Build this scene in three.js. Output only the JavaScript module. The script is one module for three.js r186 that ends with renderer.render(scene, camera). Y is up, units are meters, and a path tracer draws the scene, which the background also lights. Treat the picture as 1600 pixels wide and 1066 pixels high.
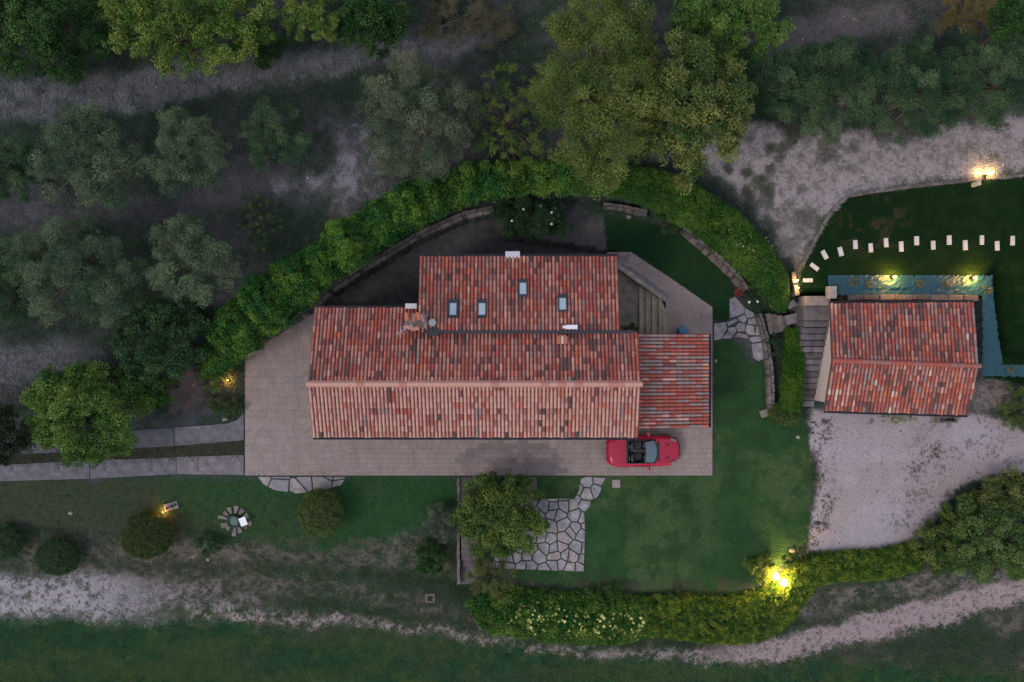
import * as THREE from 'three';
import { mergeGeometries } from 'three/addons/utils/BufferGeometryUtils.js';
import { RoundedBoxGeometry } from 'three/addons/geometries/RoundedBoxGeometry.js';

// ---------------------------------------------------------------- camera, sky, sun, exposure
const H = 45, S = 25.4;                              // drone height above the terrace, photograph pixels per metre at terrace level
const scene = new THREE.Scene();
const camera = new THREE.PerspectiveCamera(2 * Math.atan(533 / S / H) * 180 / Math.PI, 1600 / 1066, 0.5, 1200);
camera.position.set(0, H, 0); camera.up.set(0, 0, -1); camera.lookAt(0, 0, 0);
const renderer = new THREE.WebGLRenderer({ antialias: true });
renderer.toneMapping = THREE.LinearToneMapping; renderer.toneMappingExposure = 1.08;
renderer.shadowMap.enabled = true;

function makeSky() {
  const w = 256, h = 128, d = new Float32Array(w * h * 4);
  const glowAz = Math.atan2(0.55, -1);
  for (let r = 0; r < h; r++) for (let c = 0; c < w; c++) {
    const up = ((r + 0.5) / h - 0.5) * Math.PI, az = ((c + 0.5) / w - 0.5) * 2 * Math.PI, y = Math.sin(up), o = (r * w + c) * 4;
    const west = 0.5 + 0.5 * Math.cos(az - glowAz), low = Math.pow(1 - Math.max(0, y), 2.5);
    const b = 0.66 + 0.10 * y;
    let R = b * 0.88, G = b * 0.92, B = b * 1.12;
    R += 0.30 * low * west; G += 0.20 * low * west; B += 0.12 * low * west;
    if (y < 0) { const k = Math.max(0.12, 1 + y * 12); R *= k; G *= k; B *= k; }
    d[o] = R; d[o + 1] = G; d[o + 2] = B; d[o + 3] = 1;
  }
  const t = new THREE.DataTexture(d, w, h, THREE.RGBAFormat, THREE.FloatType);
  t.mapping = THREE.EquirectangularReflectionMapping; t.magFilter = THREE.LinearFilter; t.minFilter = THREE.LinearFilter; t.needsUpdate = true;
  return t;
}
const skyTex = makeSky();
scene.background = skyTex; scene.environment = skyTex;
const sun = new THREE.DirectionalLight(new THREE.Color().setRGB(1, 0.88, 0.80), 1.35);
sun.position.set(-66, 70, 40); sun.castShadow = true; sun.shadow.radius = 34;
sun.shadow.mapSize.set(2048, 2048);
Object.assign(sun.shadow.camera, { left: -45, right: 45, top: 40, bottom: -40, near: 10, far: 220 });
scene.add(sun); scene.add(sun.target);

// ---------------------------------------------------------------- helpers
const V3 = (x, y, z) => new THREE.Vector3(x, y, z);
const RGB = (r, g, b) => new THREE.Color().setRGB(r, g, b);
function rng(seed) { let s = seed >>> 0; return () => { s = (s + 0x6d2b79f5) | 0; let t = Math.imul(s ^ (s >>> 15), 1 | s); t = (t + Math.imul(t ^ (t >>> 7), 61 | t)) ^ t; return ((t ^ (t >>> 14)) >>> 0) / 4294967296; }; }
const clamp = (x, a = 0, b = 1) => Math.min(b, Math.max(a, x)), lerp = (a, b, t) => a + (b - a) * t;
const ss = (a, b, x) => { const t = clamp((x - a) / (b - a)); return t * t * (3 - 2 * t); };
const hash = (x, y) => { let h = Math.imul(x | 0, 374761393) ^ Math.imul(y | 0, 668265263); h = Math.imul(h ^ (h >>> 13), 1274126177); return ((h ^ (h >>> 16)) >>> 0) / 4294967296; };
function vn(x, y) { const i = Math.floor(x), j = Math.floor(y), u = x - i, v = y - j, a = u * u * (3 - 2 * u), b = v * v * (3 - 2 * v); return lerp(lerp(hash(i, j), hash(i + 1, j), a), lerp(hash(i, j + 1), hash(i + 1, j + 1), a), b); }
function fbm(x, y, n = 4) { let s = 0, a = 0.5, t = 0; for (let i = 0; i < n; i++) { s += a * vn(x + i * 17.3, y - i * 9.1); t += a; a *= 0.5; x *= 2.03; y *= 2.03; } return s / t; }

const at = (px, py, h = 0) => V3((px - 800) / S * (H - h) / H, h, (py - 533) / S * (H - h) / H);
const flat = (list, h = 0) => list.map(([a, b]) => { const p = at(a, b, h); return [p.x, p.z]; });
function inside(p, x, y) { let c = false; for (let i = 0, j = p.length - 1; i < p.length; j = i++) if ((p[i][1] > y) !== (p[j][1] > y) && x < (p[j][0] - p[i][0]) * (y - p[i][1]) / (p[j][1] - p[i][1]) + p[i][0]) c = !c; return c; }
function segDist(a, b, x, y) { const dx = b[0] - a[0], dy = b[1] - a[1], t = clamp(((x - a[0]) * dx + (y - a[1]) * dy) / (dx * dx + dy * dy)); return [Math.hypot(x - a[0] - dx * t, y - a[1] - dy * t), t]; }
function sdf(p, x, y) { let d = 1e9; for (let i = 0, j = p.length - 1; i < p.length; j = i++) d = Math.min(d, segDist(p[j], p[i], x, y)[0]); return inside(p, x, y) ? -d : d; }
function lineDist(l, x, y) { let d = 1e9, w = 0; for (let i = 0; i + 1 < l.length; i++) { const [e, t] = segDist(l[i], l[i + 1], x, y), ww = lerp(l[i][2] ?? 1, l[i + 1][2] ?? 1, t); if (e - ww < d) { d = e - ww; w = ww; } } return d; }

const used = new Map();
function numbered(n) { const k = used.get(n) ?? 0; used.set(n, k + 1); return k ? n + '_' + String(k).padStart(3, '0') : n; }
function shade(o) { o.castShadow = true; o.receiveShadow = true; return o; }
function mesh(name, g, m, parent, label) { const o = shade(new THREE.Mesh(g, m)); o.name = name; if (label) o.userData.label = label; parent.add(o); return o; }
function tag(o, label, category, group) { Object.assign(o.userData, { label, category }); if (group) o.userData.group = group; return o; }
function thing(name, label, category, p = V3(0, 0, 0), turn = 0, group) { const o = new THREE.Group(); o.name = numbered(name); o.position.copy(p); o.rotation.y = turn; scene.add(o); return tag(o, label, category, group); }
function single(name, g, m, label, category, group) { const o = shade(new THREE.Mesh(g, m)); o.name = numbered(name); scene.add(o); return tag(o, label, category, group); }
function struct(name, o) { o.name = name; o.userData.kind = 'structure'; scene.add(o); return shade(o); }
const std = (c, roughness = 0.85, more = {}) => new THREE.MeshStandardMaterial({ color: c, roughness, ...more });
function box(w, h, d, x = 0, y = 0, z = 0, ry = 0) { const g = new THREE.BoxGeometry(w, h, d); if (ry) g.rotateY(ry); return g.translate(x, y, z); }
function rbox(w, h, d, r, x = 0, y = 0, z = 0) { return new RoundedBoxGeometry(w, h, d, 2, r).translate(x, y, z); }
function cyl(r0, r1, h, n = 14, x = 0, y = 0, z = 0) { return new THREE.CylinderGeometry(r0, r1, h, n).translate(x, y, z); }
const merge = (list) => mergeGeometries(list.map((g) => { const q = g.index ? g.toNonIndexed() : g; for (const k of Object.keys(q.attributes)) if (!['position', 'normal', 'uv'].includes(k)) q.deleteAttribute(k); if (!q.attributes.uv) q.setAttribute('uv', new THREE.BufferAttribute(new Float32Array(q.attributes.position.count * 2), 2)); return q; }));
// a prism over a polygon in x and z, chamfered at the top; uv in metres
function prism(poly, y0, y1, ch = 0) {
  let area = 0; for (let i = 0, j = poly.length - 1; i < poly.length; j = i++) area += poly[j][0] * poly[i][1] - poly[i][0] * poly[j][1];
  if (area < 0) poly = poly.slice().reverse();
  const P = [], U = [], n = poly.length, cx = poly.reduce((s, p) => s + p[0], 0) / n, cz = poly.reduce((s, p) => s + p[1], 0) / n;
  const inn = poly.map(([x, z]) => { const d = Math.hypot(x - cx, z - cz) || 1, k = Math.max(0, 1 - ch * 1.3 / d); return [cx + (x - cx) * k, cz + (z - cz) * k]; });
  const tri = (...v) => { for (const p of v) { P.push(...p); U.push(p[0], p[2] + p[1]); } };
  for (const f of THREE.ShapeUtils.triangulateShape(inn.map((p) => new THREE.Vector2(...p)), [])) { const [a, b, c] = f.map((i) => [inn[i][0], y1, inn[i][1]]); const up = (b[2] - a[2]) * (c[0] - a[0]) - (b[0] - a[0]) * (c[2] - a[2]); up > 0 ? tri(a, b, c) : tri(a, c, b); }
  for (let i = 0; i < n; i++) {
    const j = (i + 1) % n, a = poly[i], b = poly[j], ym = y1 - ch;
    if (ch) { tri([a[0], ym, a[1]], [inn[i][0], y1, inn[i][1]], [inn[j][0], y1, inn[j][1]]); tri([a[0], ym, a[1]], [inn[j][0], y1, inn[j][1]], [b[0], ym, b[1]]); }
    tri([a[0], y0, a[1]], [a[0], ym, a[1]], [b[0], ym, b[1]]); tri([a[0], y0, a[1]], [b[0], ym, b[1]], [b[0], y0, b[1]]);
  }
  const g = new THREE.BufferGeometry();
  g.setAttribute('position', new THREE.Float32BufferAttribute(P, 3)); g.setAttribute('uv', new THREE.Float32BufferAttribute(U, 2)); g.computeVertexNormals();
  return g;
}
function clipHalf(poly, nx, nz, c) {                                  // keeps nx*x + nz*z <= c
  const out = [];
  for (let i = 0; i < poly.length; i++) {
    const a = poly[i], b = poly[(i + 1) % poly.length], da = nx * a[0] + nz * a[1] - c, db = nx * b[0] + nz * b[1] - c;
    if (da <= 0) out.push(a);
    if (da * db < 0) { const t = da / (da - db); out.push([lerp(a[0], b[0], t), lerp(a[1], b[1], t)]); }
  }
  return out;
}
const polyArea = (p) => { let s = 0; for (let i = 0, j = p.length - 1; i < p.length; j = i++) s += p[j][0] * p[i][1] - p[i][0] * p[j][1]; return s / 2; };
function clipConvex(poly, conv) { const sg = Math.sign(polyArea(conv)); for (let i = 0; i < conv.length && poly.length; i++) { const a = conv[i], b = conv[(i + 1) % conv.length], nx = sg * (b[1] - a[1]), nz = -sg * (b[0] - a[0]); poly = clipHalf(poly, nx, nz, nx * a[0] + nz * a[1]); } return poly; }
function noiseTex(size, fn, repeat, srgb = true) {                   // tiling by blending two offsets
  const d = new Uint8Array(size * size * 4);
  for (let y = 0; y < size; y++) for (let x = 0; x < size; x++) {
    const wx = Math.abs(x / size * 2 - 1), wy = Math.abs(y / size * 2 - 1), bx = ss(0.6, 1, wx) * 0.5 * (x > size / 2 ? 1 : -1), by = ss(0.6, 1, wy) * 0.5;
    const a = fn(x / size, y / size), b = fn(x / size - Math.sign(x - size / 2), y / size), w = ss(0.6, 1, wx) * 0.5, o = (y * size + x) * 4;
    const c = fn(x / size, y / size - Math.sign(y - size / 2)), w2 = ss(0.6, 1, wy) * 0.5;
    for (let k = 0; k < 3; k++) d[o + k] = 255 * clamp(lerp(lerp(a[k], b[k], w), c[k], w2));
    d[o + 3] = 255;
  }
  const t = new THREE.DataTexture(d, size, size); t.wrapS = t.wrapT = THREE.RepeatWrapping; t.magFilter = THREE.LinearFilter; t.minFilter = THREE.LinearMipmapLinearFilter; t.repeat.set(repeat, repeat);
  if (srgb) t.colorSpace = THREE.SRGBColorSpace; t.needsUpdate = true; return t;
}
const stoneTex = noiseTex(512, (u, v) => { const n = 0.62 + 0.38 * fbm(u * 9 + 3, v * 9, 6), s = fbm(u * 40, v * 40 + 7, 3), k = clamp(n * (0.82 + 0.3 * s)); return [k, k * 0.985, k * 0.97]; }, 0.35);
const grainBump = noiseTex(512, (u, v) => { const k = fbm(u * 22, v * 22, 6); return [k, k, k]; }, 0.5, false);
const paveTex = noiseTex(512, (u, v) => { const n = fbm(u * 7 + 3, v * 7, 6), s = fbm(u * 60, v * 60 + 7, 2), k = clamp(0.78 + 0.07 * (n - 0.5) * 2 + 0.14 * (s - 0.5)); return [k, k * 0.985, k * 0.97]; }, 0.28);
const paveMat = (r, g, b) => std(RGB(r, g, b), 0.9, { map: paveTex, bumpMap: grainBump, bumpScale: 0.006 });
const stoneMat = (r, g, b, rough = 0.9) => std(RGB(r, g, b), rough, { map: stoneTex, bumpMap: grainBump, bumpScale: 0.012 });

// ---------------------------------------------------------------- the lie of the land
const lowZone = [...flat([[-700, 655], [0, 655], [230, 650], [318, 612], [350, 560]], 0.3), ...flat([[400, 522], [480, 472], [550, 418], [640, 355], [720, 320], [790, 308], [870, 303], [950, 306], [1035, 325], [1100, 365], [1160, 420], [1205, 462]], 1), ...flat([[1240, 470], [1256, 466], [1535, 462], [1545, 590], [1700, 600], [2400, 640]], 2.3), ...flat([[2400, 3000], [-700, 3000]])];
const courtEast = flat([[952, 398], [968, 402], [1056, 458], [1056, 530], [952, 530]]);
const courtNorth = flat([[494, 487], [512, 462], [560, 436], [650, 380], [722, 346], [765, 336], [785, 370], [960, 395], [960, 440], [654, 520], [654, 487]]);
function T(x, z) {
  const eastSouth = ss(-2.5, -1.8, x);
  const top = lerp(9.2, lerp(15.0, 13.6, ss(15, 20, x)), eastSouth), fall = lerp(6.2, 3.2, eastSouth), deep = lerp(1.5, 1.2, eastSouth);
  let h = -deep * ss(top, top + fall, z) - 0.03 * Math.max(0, z - 17);
  const d = sdf(lowZone, x, z);
  if (d > 0) {
    const w = x < -15.5 ? lerp(0.6, 5, ss(-15.5, -19, x)) : x > 27 ? lerp(0.5, 3.5, ss(27, 29, x)) : 0.5;
    h += 2.3 * ss(0, w, d) + 0.055 * Math.max(0, -9 - z) * ss(0, 3, d) * ss(0, 8, Math.abs(d));
  }
  if (z > -6 && z < 1 && inside(courtEast, x, z)) h = -0.9;
  if (z < 1 && inside(courtNorth, x, z)) h = -1.15;
  if (x > -32 && x < 32 && z > -23) h += 0.05 * (fbm(x * 0.8 + 40, z * 0.8, 3) - 0.5) * (d > 0.5 || z > 12 ? 2 : 0.6);
  return h;
}
const pixel = (x, y, z) => [800 + x * S * H / (H - y), 533 + z * S * H / (H - y)];
function on(px, py) { let p = at(px, py, 0); for (let i = 0; i < 6; i++) p = at(px, py, T(p.x, p.z)); p.y = T(p.x, p.z); return p; }

// ---------------------------------------------------------------- what the ground is made of
const A = {
  lawnEast: [[1116, 535], [1150, 533], [1172, 570], [1205, 560], [1212, 650], [1262, 660], [1270, 740], [1262, 850], [1230, 868], [1200, 905], [1150, 930], [1000, 925], [880, 915], [800, 905], [796, 740], [1116, 740]],
  lawnGarden: [[945, 335], [1010, 345], [1070, 365], [1140, 430], [1150, 470], [1138, 500], [1115, 500], [1113, 480], [985, 394], [948, 394]],
  lawnUpper: [[1250, 425], [1290, 350], [1325, 308], [1420, 293], [1530, 281], [1640, 272], [1700, 620], [1540, 590], [1540, 465], [1250, 468]],
  lawnWest: [[-20, 752], [200, 748], [712, 742], [712, 800], [650, 830], [590, 855], [520, 868], [420, 850], [330, 842], [220, 830], [100, 825], [-20, 820]],
  verge: [[-20, 712], [380, 688], [380, 714], [-20, 730]],
  yard: [[1268, 642], [1540, 650], [1600, 668], [1680, 690], [1680, 732], [1560, 742], [1500, 760], [1470, 800], [1440, 840], [1400, 858], [1290, 866], [1262, 858], [1268, 800], [1278, 740], [1264, 690]],
  gravelNE: [[1085, 205], [1180, 190], [1300, 200], [1420, 215], [1520, 190], [1660, 170], [1660, 268], [1530, 279], [1420, 291], [1325, 305], [1285, 350], [1247, 430], [1215, 380], [1150, 300], [1085, 250]],
  patch: [[505, 182], [560, 176], [590, 205], [605, 300], [545, 335], [520, 322], [505, 300], [420, 305], [425, 285], [490, 280], [532, 262], [530, 215]],
  patchWest: [[-20, 545], [120, 530], [180, 560], [120, 592], [-20, 600]],
  patchDrive: [[262, 590], [300, 575], [330, 610], [320, 640], [265, 650]],
  patchEast: [[1518, 604], [1560, 590], [1582, 612], [1560, 640], [1516, 650]],
  court: [[765, 345], [900, 335], [948, 345], [948, 400], [765, 400]],
};
const pathTop = [[-30, 160, 34], [150, 148, 32], [300, 128, 28], [420, 108, 24], [520, 96, 20], [620, 80, 18], [760, 60, 14]];
const underPath = [[-30, 215, 22], [180, 190, 20], [380, 155, 18], [560, 130, 16]];
const trackTop = [[1190, 75, 26], [1290, 45, 28], [1400, 22, 22]];
const stripWest = [[-20, 335, 26], [120, 325, 22], [260, 330, 20], [360, 290, 26], [440, 270, 20]];
const bandDry = [[-20, 868, 22], [150, 862, 22], [300, 858, 20], [420, 862, 22], [560, 862, 28], [640, 862, 30], [715, 880, 22]];
const bandGreen = [[270, 884, 6], [420, 886, 8], [560, 890, 10], [640, 897, 10], [730, 915, 10]], bandGreen2 = [[380, 950, 4], [520, 945, 10], [640, 962, 8], [740, 985, 6], [840, 1000, 8], [1000, 1005, 8], [1120, 1006, 6]];
const gravelSW = [[-30, 930, 34], [120, 930, 34], [260, 938, 34], [350, 944, 26], [420, 950, 10]];
const gravelSW2 = [[160, 905, 10], [350, 912, 18], [520, 920, 16], [620, 938, 12], [720, 958, 8], [840, 985, 6]];
const trackS = [[300, 962, 6], [520, 968, 9], [600, 974, 8], [720, 992, 7], [850, 1012, 8], [980, 1022, 9], [1100, 1026, 12], [1220, 1016, 19], [1330, 985, 22], [1440, 962, 20], [1540, 935, 19], [1650, 905, 20]];
const trackS2 = [[1260, 960, 8], [1340, 930, 14], [1450, 915, 14], [1650, 880, 14]];
const mix3 = (a, b, t) => { a[0] += (b[0] - a[0]) * t; a[1] += (b[1] - a[1]) * t; a[2] += (b[2] - a[2]) * t; };
function groundColour(x, z) {
  const y = T(x, z); let [px, py] = pixel(x, y, z);
  const n1 = fbm(x * 0.35, z * 0.35, 4), n2 = fbm(x * 1.6 + 50, z * 1.6, 4), n3 = fbm(x * 6 + 9, z * 6, 3), n4 = fbm(x * 14 + 31, z * 14, 2);
  const wx = (fbm(x * 0.9 + 7, z * 0.9, 3) - 0.5) * 40, wy = (fbm(x * 0.9, z * 0.9 + 80, 3) - 0.5) * 40, rx = (n3 - 0.5) * 26, ry = (n4 - 0.5) * 22;
  const jx = px + wx * 0.5 + rx, jy = py + wy * 0.5 + ry, kx = px + rx * 0.25, ky = py + ry * 0.25;
  const soft = (p, w = 10) => 1 - ss(-w, w, sdf(p, jx, jy)), line = (l, w = 10) => 1 - ss(-w, w, lineDist(l, jx, jy)), crisp = (p, w = 2.2) => 1 - ss(-w, w, sdf(p, kx, ky));
  const speck = ss(0.52, 0.66, n3 * 0.6 + n4 * 0.4);
  // rough hillside: dry grass, soil and moss
  const c = [0.060, 0.064, 0.068];
  mix3(c, [0.026, 0.045, 0.032], ss(0.32, 0.58, n1 * 0.5 + n2 * 0.5));
  mix3(c, [0.085, 0.083, 0.086], 0.5 * ss(0.55, 0.75, n3));
  if (py > 830) {                                                    // the meadow below
    const field = 1 - ss(950, 985, jy + (px < 400 ? 12 : -20) - Math.max(0, px - 560) * 0.06);
    const g = [0.023, 0.064, 0.030]; mix3(g, [0.042, 0.080, 0.028], ss(0.45, 0.7, n2)); mix3(g, [0.045, 0.062, 0.040], 0.45 * ss(0.5, 0.72, n1)); mix3(g, [0.010, 0.036, 0.018], 0.6 * speck); mix3(g, [0.048, 0.076, 0.030], 0.6 * ss(0.5, 0.68, fbm(x * 0.2 + 11, z * 1.1 + 4, 4)));
    const d = [0.048, 0.062, 0.044]; mix3(d, [0.115, 0.102, 0.088], ss(0.46, 0.70, n2 * 0.55 + n3 * 0.45)); mix3(d, [0.026, 0.052, 0.028], 0.75 * ss(0.44, 0.64, n1)); mix3(d, [0.026, 0.050, 0.028], 0.6 * ss(0.48, 0.64, fbm(x * 0.22 + 3, z * 1.3, 3)));
    mix3(g, d, field); mix3(c, g, ss(815, 850, jy));
    mix3(c, [0.020, 0.042, 0.018], 0.75 * line(bandGreen, 10) * ss(0.3, 0.5, n3)); mix3(c, [0.024, 0.048, 0.022], 0.7 * line(bandGreen2, 9) * ss(0.32, 0.5, n3));
    mix3(c, [0.145, 0.122, 0.108], 0.62 * line(bandDry, 12) * ss(0.36, 0.58, n2 * 0.4 + n3 * 0.6));
    const pale = lerp(1, 0.75, ss(60, 330, px));
    mix3(c, [0.32 * pale, 0.30 * pale * (1 - 0.08 * ss(150, 350, px)), 0.325 * pale * (1 - 0.1 * ss(150, 350, px))], 0.95 * line(gravelSW, 10) * (1 - 0.8 * speck) * lerp(1, ss(0.38, 0.58, n2 * 0.3 + n3 * 0.7), ss(120, 330, px)));
    mix3(c, [0.16, 0.135, 0.125], 0.6 * line(gravelSW2, 10) * ss(0.38, 0.6, n3));
    mix3(c, [0.30, 0.24, 0.245], 0.97 * line(trackS, 5) * (1 - 0.6 * speck) * lerp(ss(0.36, 0.56, n3 * 0.7 + n2 * 0.3), 1, ss(1050, 1200, px)));
    mix3(c, [0.16, 0.135, 0.135], 0.8 * line(trackS2, 9) * ss(0.38, 0.58, n3 * 0.6 + n2 * 0.4));
  } else {
    const grey = [0.150, 0.155, 0.178]; mix3(grey, [0.068, 0.076, 0.082], ss(0.40, 0.66, n2 * 0.4 + n3 * 0.6));
    mix3(c, [0.024, 0.044, 0.032], 0.8 * line(underPath, 14)); mix3(c, grey, 0.92 * line(pathTop, 9)); mix3(c, [0.115, 0.10, 0.105], 0.8 * line(trackTop, 12) * (1 - 0.5 * speck));
    mix3(c, [0.085, 0.082, 0.098], 0.75 * line(stripWest, 16) * (1 - 0.4 * speck));
    mix3(c, [0.20, 0.19, 0.215], 0.85 * soft(A.patch, 16) * (1 - 0.75 * ss(0.40, 0.60, n2 * 0.6 + n3 * 0.4)));
    mix3(c, [0.13, 0.135, 0.155], 0.9 * soft(A.patchWest, 14) * (1 - 0.6 * speck));
    mix3(c, [0.115, 0.092, 0.092], 0.9 * soft(A.patchDrive, 8) * (1 - 0.5 * speck));
    mix3(c, [0.095, 0.085, 0.088], 0.9 * soft(A.court, 8) * (1 - 0.6 * speck));
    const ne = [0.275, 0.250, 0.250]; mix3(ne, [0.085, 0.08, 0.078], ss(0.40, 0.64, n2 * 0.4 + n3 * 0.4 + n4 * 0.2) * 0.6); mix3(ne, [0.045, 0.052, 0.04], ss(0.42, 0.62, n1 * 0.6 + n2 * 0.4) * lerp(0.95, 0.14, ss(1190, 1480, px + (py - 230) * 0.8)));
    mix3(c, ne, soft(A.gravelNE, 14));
  }
  const yard = [0.335, 0.302, 0.318]; mix3(yard, [0.30, 0.262, 0.265], ss(0.4, 0.65, n1)); mix3(yard, [0.27, 0.24, 0.245], 0.25 * ss(0.52, 0.7, n4)); mix3(yard, [0.075, 0.066, 0.06], ss(0.56, 0.68, n2 * 0.5 + n3 * 0.5) * (ss(1320, 1280, px) + 0.5 * ss(1390, 1460, px + (py - 700) * 0.3) + 0.02));
  mix3(c, yard, 1 - ss(-5, 5, sdf(A.yard, px + wx * 0.2 + rx * 0.5, py + wy * 0.2 + ry * 0.5)));
  mix3(c, [0.20, 0.165, 0.155], 0.85 * soft(A.patchEast, 10) * (1 - 0.6 * ss(0.46, 0.6, n3)));
  const worn = ss(0.5, 0.7, n1);
  const west = [0.021, 0.063, 0.021]; mix3(west, [0.045, 0.052, 0.032], clamp(ss(390, 120, px) * 0.85 + worn * 0.3)); mix3(west, [0.075, 0.068, 0.052], 0.55 * ss(0.52, 0.7, n2) * ss(790, 850, py)); mix3(west, [0.013, 0.036, 0.016], 0.5 * ss(0.5, 0.66, n3));
  if (py > 735) mix3(c, west, soft(A.lawnWest, 9));
  mix3(c, [0.042, 0.048, 0.032], soft(A.verge, 5));
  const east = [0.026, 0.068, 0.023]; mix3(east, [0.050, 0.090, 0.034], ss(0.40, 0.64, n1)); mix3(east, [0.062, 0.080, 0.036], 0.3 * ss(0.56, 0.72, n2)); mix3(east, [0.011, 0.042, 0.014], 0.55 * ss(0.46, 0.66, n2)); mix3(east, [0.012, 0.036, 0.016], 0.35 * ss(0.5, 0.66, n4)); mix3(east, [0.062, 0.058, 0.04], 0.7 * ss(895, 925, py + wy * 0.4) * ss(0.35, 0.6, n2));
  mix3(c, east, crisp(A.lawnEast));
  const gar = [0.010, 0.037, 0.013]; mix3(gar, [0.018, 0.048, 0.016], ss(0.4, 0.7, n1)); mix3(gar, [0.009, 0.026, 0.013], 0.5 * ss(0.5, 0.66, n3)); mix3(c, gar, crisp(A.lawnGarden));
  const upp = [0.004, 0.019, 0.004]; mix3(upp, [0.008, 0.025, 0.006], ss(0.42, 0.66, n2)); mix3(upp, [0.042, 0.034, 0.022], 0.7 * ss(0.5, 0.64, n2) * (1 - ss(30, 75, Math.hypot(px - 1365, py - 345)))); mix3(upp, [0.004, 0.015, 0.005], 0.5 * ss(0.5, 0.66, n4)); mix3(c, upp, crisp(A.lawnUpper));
  const fine = 0.80 + 0.40 * hash(Math.floor(x * 29), Math.floor(z * 29));
  return [c[0] * fine, c[1] * fine, c[2] * fine];
}
const GX = 37, GZ = 25;                                              // half size of the detailed ground
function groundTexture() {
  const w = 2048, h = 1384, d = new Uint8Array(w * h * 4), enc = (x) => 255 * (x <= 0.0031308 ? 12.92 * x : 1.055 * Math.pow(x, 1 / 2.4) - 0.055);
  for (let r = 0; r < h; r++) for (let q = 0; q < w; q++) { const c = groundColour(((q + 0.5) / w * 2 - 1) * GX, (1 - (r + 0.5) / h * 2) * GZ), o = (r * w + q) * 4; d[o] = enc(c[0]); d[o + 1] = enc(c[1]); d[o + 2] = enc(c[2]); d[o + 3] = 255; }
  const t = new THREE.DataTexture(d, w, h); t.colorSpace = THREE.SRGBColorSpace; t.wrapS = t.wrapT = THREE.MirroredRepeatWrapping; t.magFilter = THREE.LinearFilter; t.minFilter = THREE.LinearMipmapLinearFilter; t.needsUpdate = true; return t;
}
{
  const xs = [], zs = []; for (let x = -GX; x <= GX + 1e-6; x += 0.2) xs.push(x); for (let z = -GZ; z <= GZ + 1e-6; z += 0.2) zs.push(z);
  for (const e of [39, 44, 55, 80, 140, 400]) { xs.push(e); xs.unshift(-e); } for (const e of [27, 32, 45, 70, 140, 400]) { zs.push(e); zs.unshift(-e); }
  const nx = xs.length, nz = zs.length, P = new Float32Array(nx * nz * 3), U = new Float32Array(nx * nz * 2);
  for (let j = 0; j < nz; j++) for (let i = 0; i < nx; i++) { const o = j * nx + i; P.set([xs[i], T(clamp(xs[i], -60, 60), clamp(zs[j], -45, 60)) - 0.01, zs[j]], o * 3); U.set([(xs[i] / GX + 1) / 2, (1 - zs[j] / GZ) / 2], o * 2); }
  const pos = new THREE.BufferAttribute(P, 3), uv = new THREE.BufferAttribute(U, 2), whole = new THREE.BufferGeometry(), all = [], sets = { ground: [], lawn: [], upper_lawn: [], garden_lawn: [], gravel_yard: [], gravel_path: [], meadow: [] };
  for (let j = 0; j + 1 < nz; j++) for (let i = 0; i + 1 < nx; i++) {
    const a = j * nx + i, b = a + 1, c = a + nx, d = c + 1, x = (xs[i] + xs[i + 1]) / 2, z = (zs[j] + zs[j + 1]) / 2, [px, py] = pixel(x, P[a * 3 + 1], z);
    const key = inside(A.lawnUpper, px, py) ? 'upper_lawn' : inside(A.lawnGarden, px, py) ? 'garden_lawn' : inside(A.yard, px, py) ? 'gravel_yard' : inside(A.gravelNE, px, py) ? 'gravel_path' : inside(A.lawnEast, px, py) || (px < 712 && inside(A.lawnWest, px, py)) ? 'lawn' : py > 975 && lineDist(trackS, px, py) > 4 ? 'meadow' : 'ground';
    const q = [a, c, b, b, c, d]; all.push(...q); sets[key].push(...q);
  }
  whole.setAttribute('position', pos); whole.setIndex(all); whole.computeVertexNormals();
  const bump = grainBump.clone(); bump.repeat.set(46, 31); bump.needsUpdate = true;
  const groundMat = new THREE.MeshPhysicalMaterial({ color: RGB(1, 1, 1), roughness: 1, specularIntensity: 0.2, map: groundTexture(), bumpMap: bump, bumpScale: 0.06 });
  for (const [k, idx] of Object.entries(sets)) {
    const map = new Map(), p = [], u = [], n = [], ix = []; // only the vertices that this piece uses
    for (const v of idx) { if (!map.has(v)) { map.set(v, map.size); p.push(P[v * 3], P[v * 3 + 1], P[v * 3 + 2]); u.push(U[v * 2], U[v * 2 + 1]); const N = whole.attributes.normal; n.push(N.getX(v), N.getY(v), N.getZ(v)); } ix.push(map.get(v)); }
    const g = new THREE.BufferGeometry(); g.setAttribute('position', new THREE.Float32BufferAttribute(p, 3)); g.setAttribute('uv', new THREE.Float32BufferAttribute(u, 2)); g.setAttribute('normal', new THREE.Float32BufferAttribute(n, 3)); g.setIndex(ix);
    struct(k, new THREE.Mesh(g, groundMat));
  }
}

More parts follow.
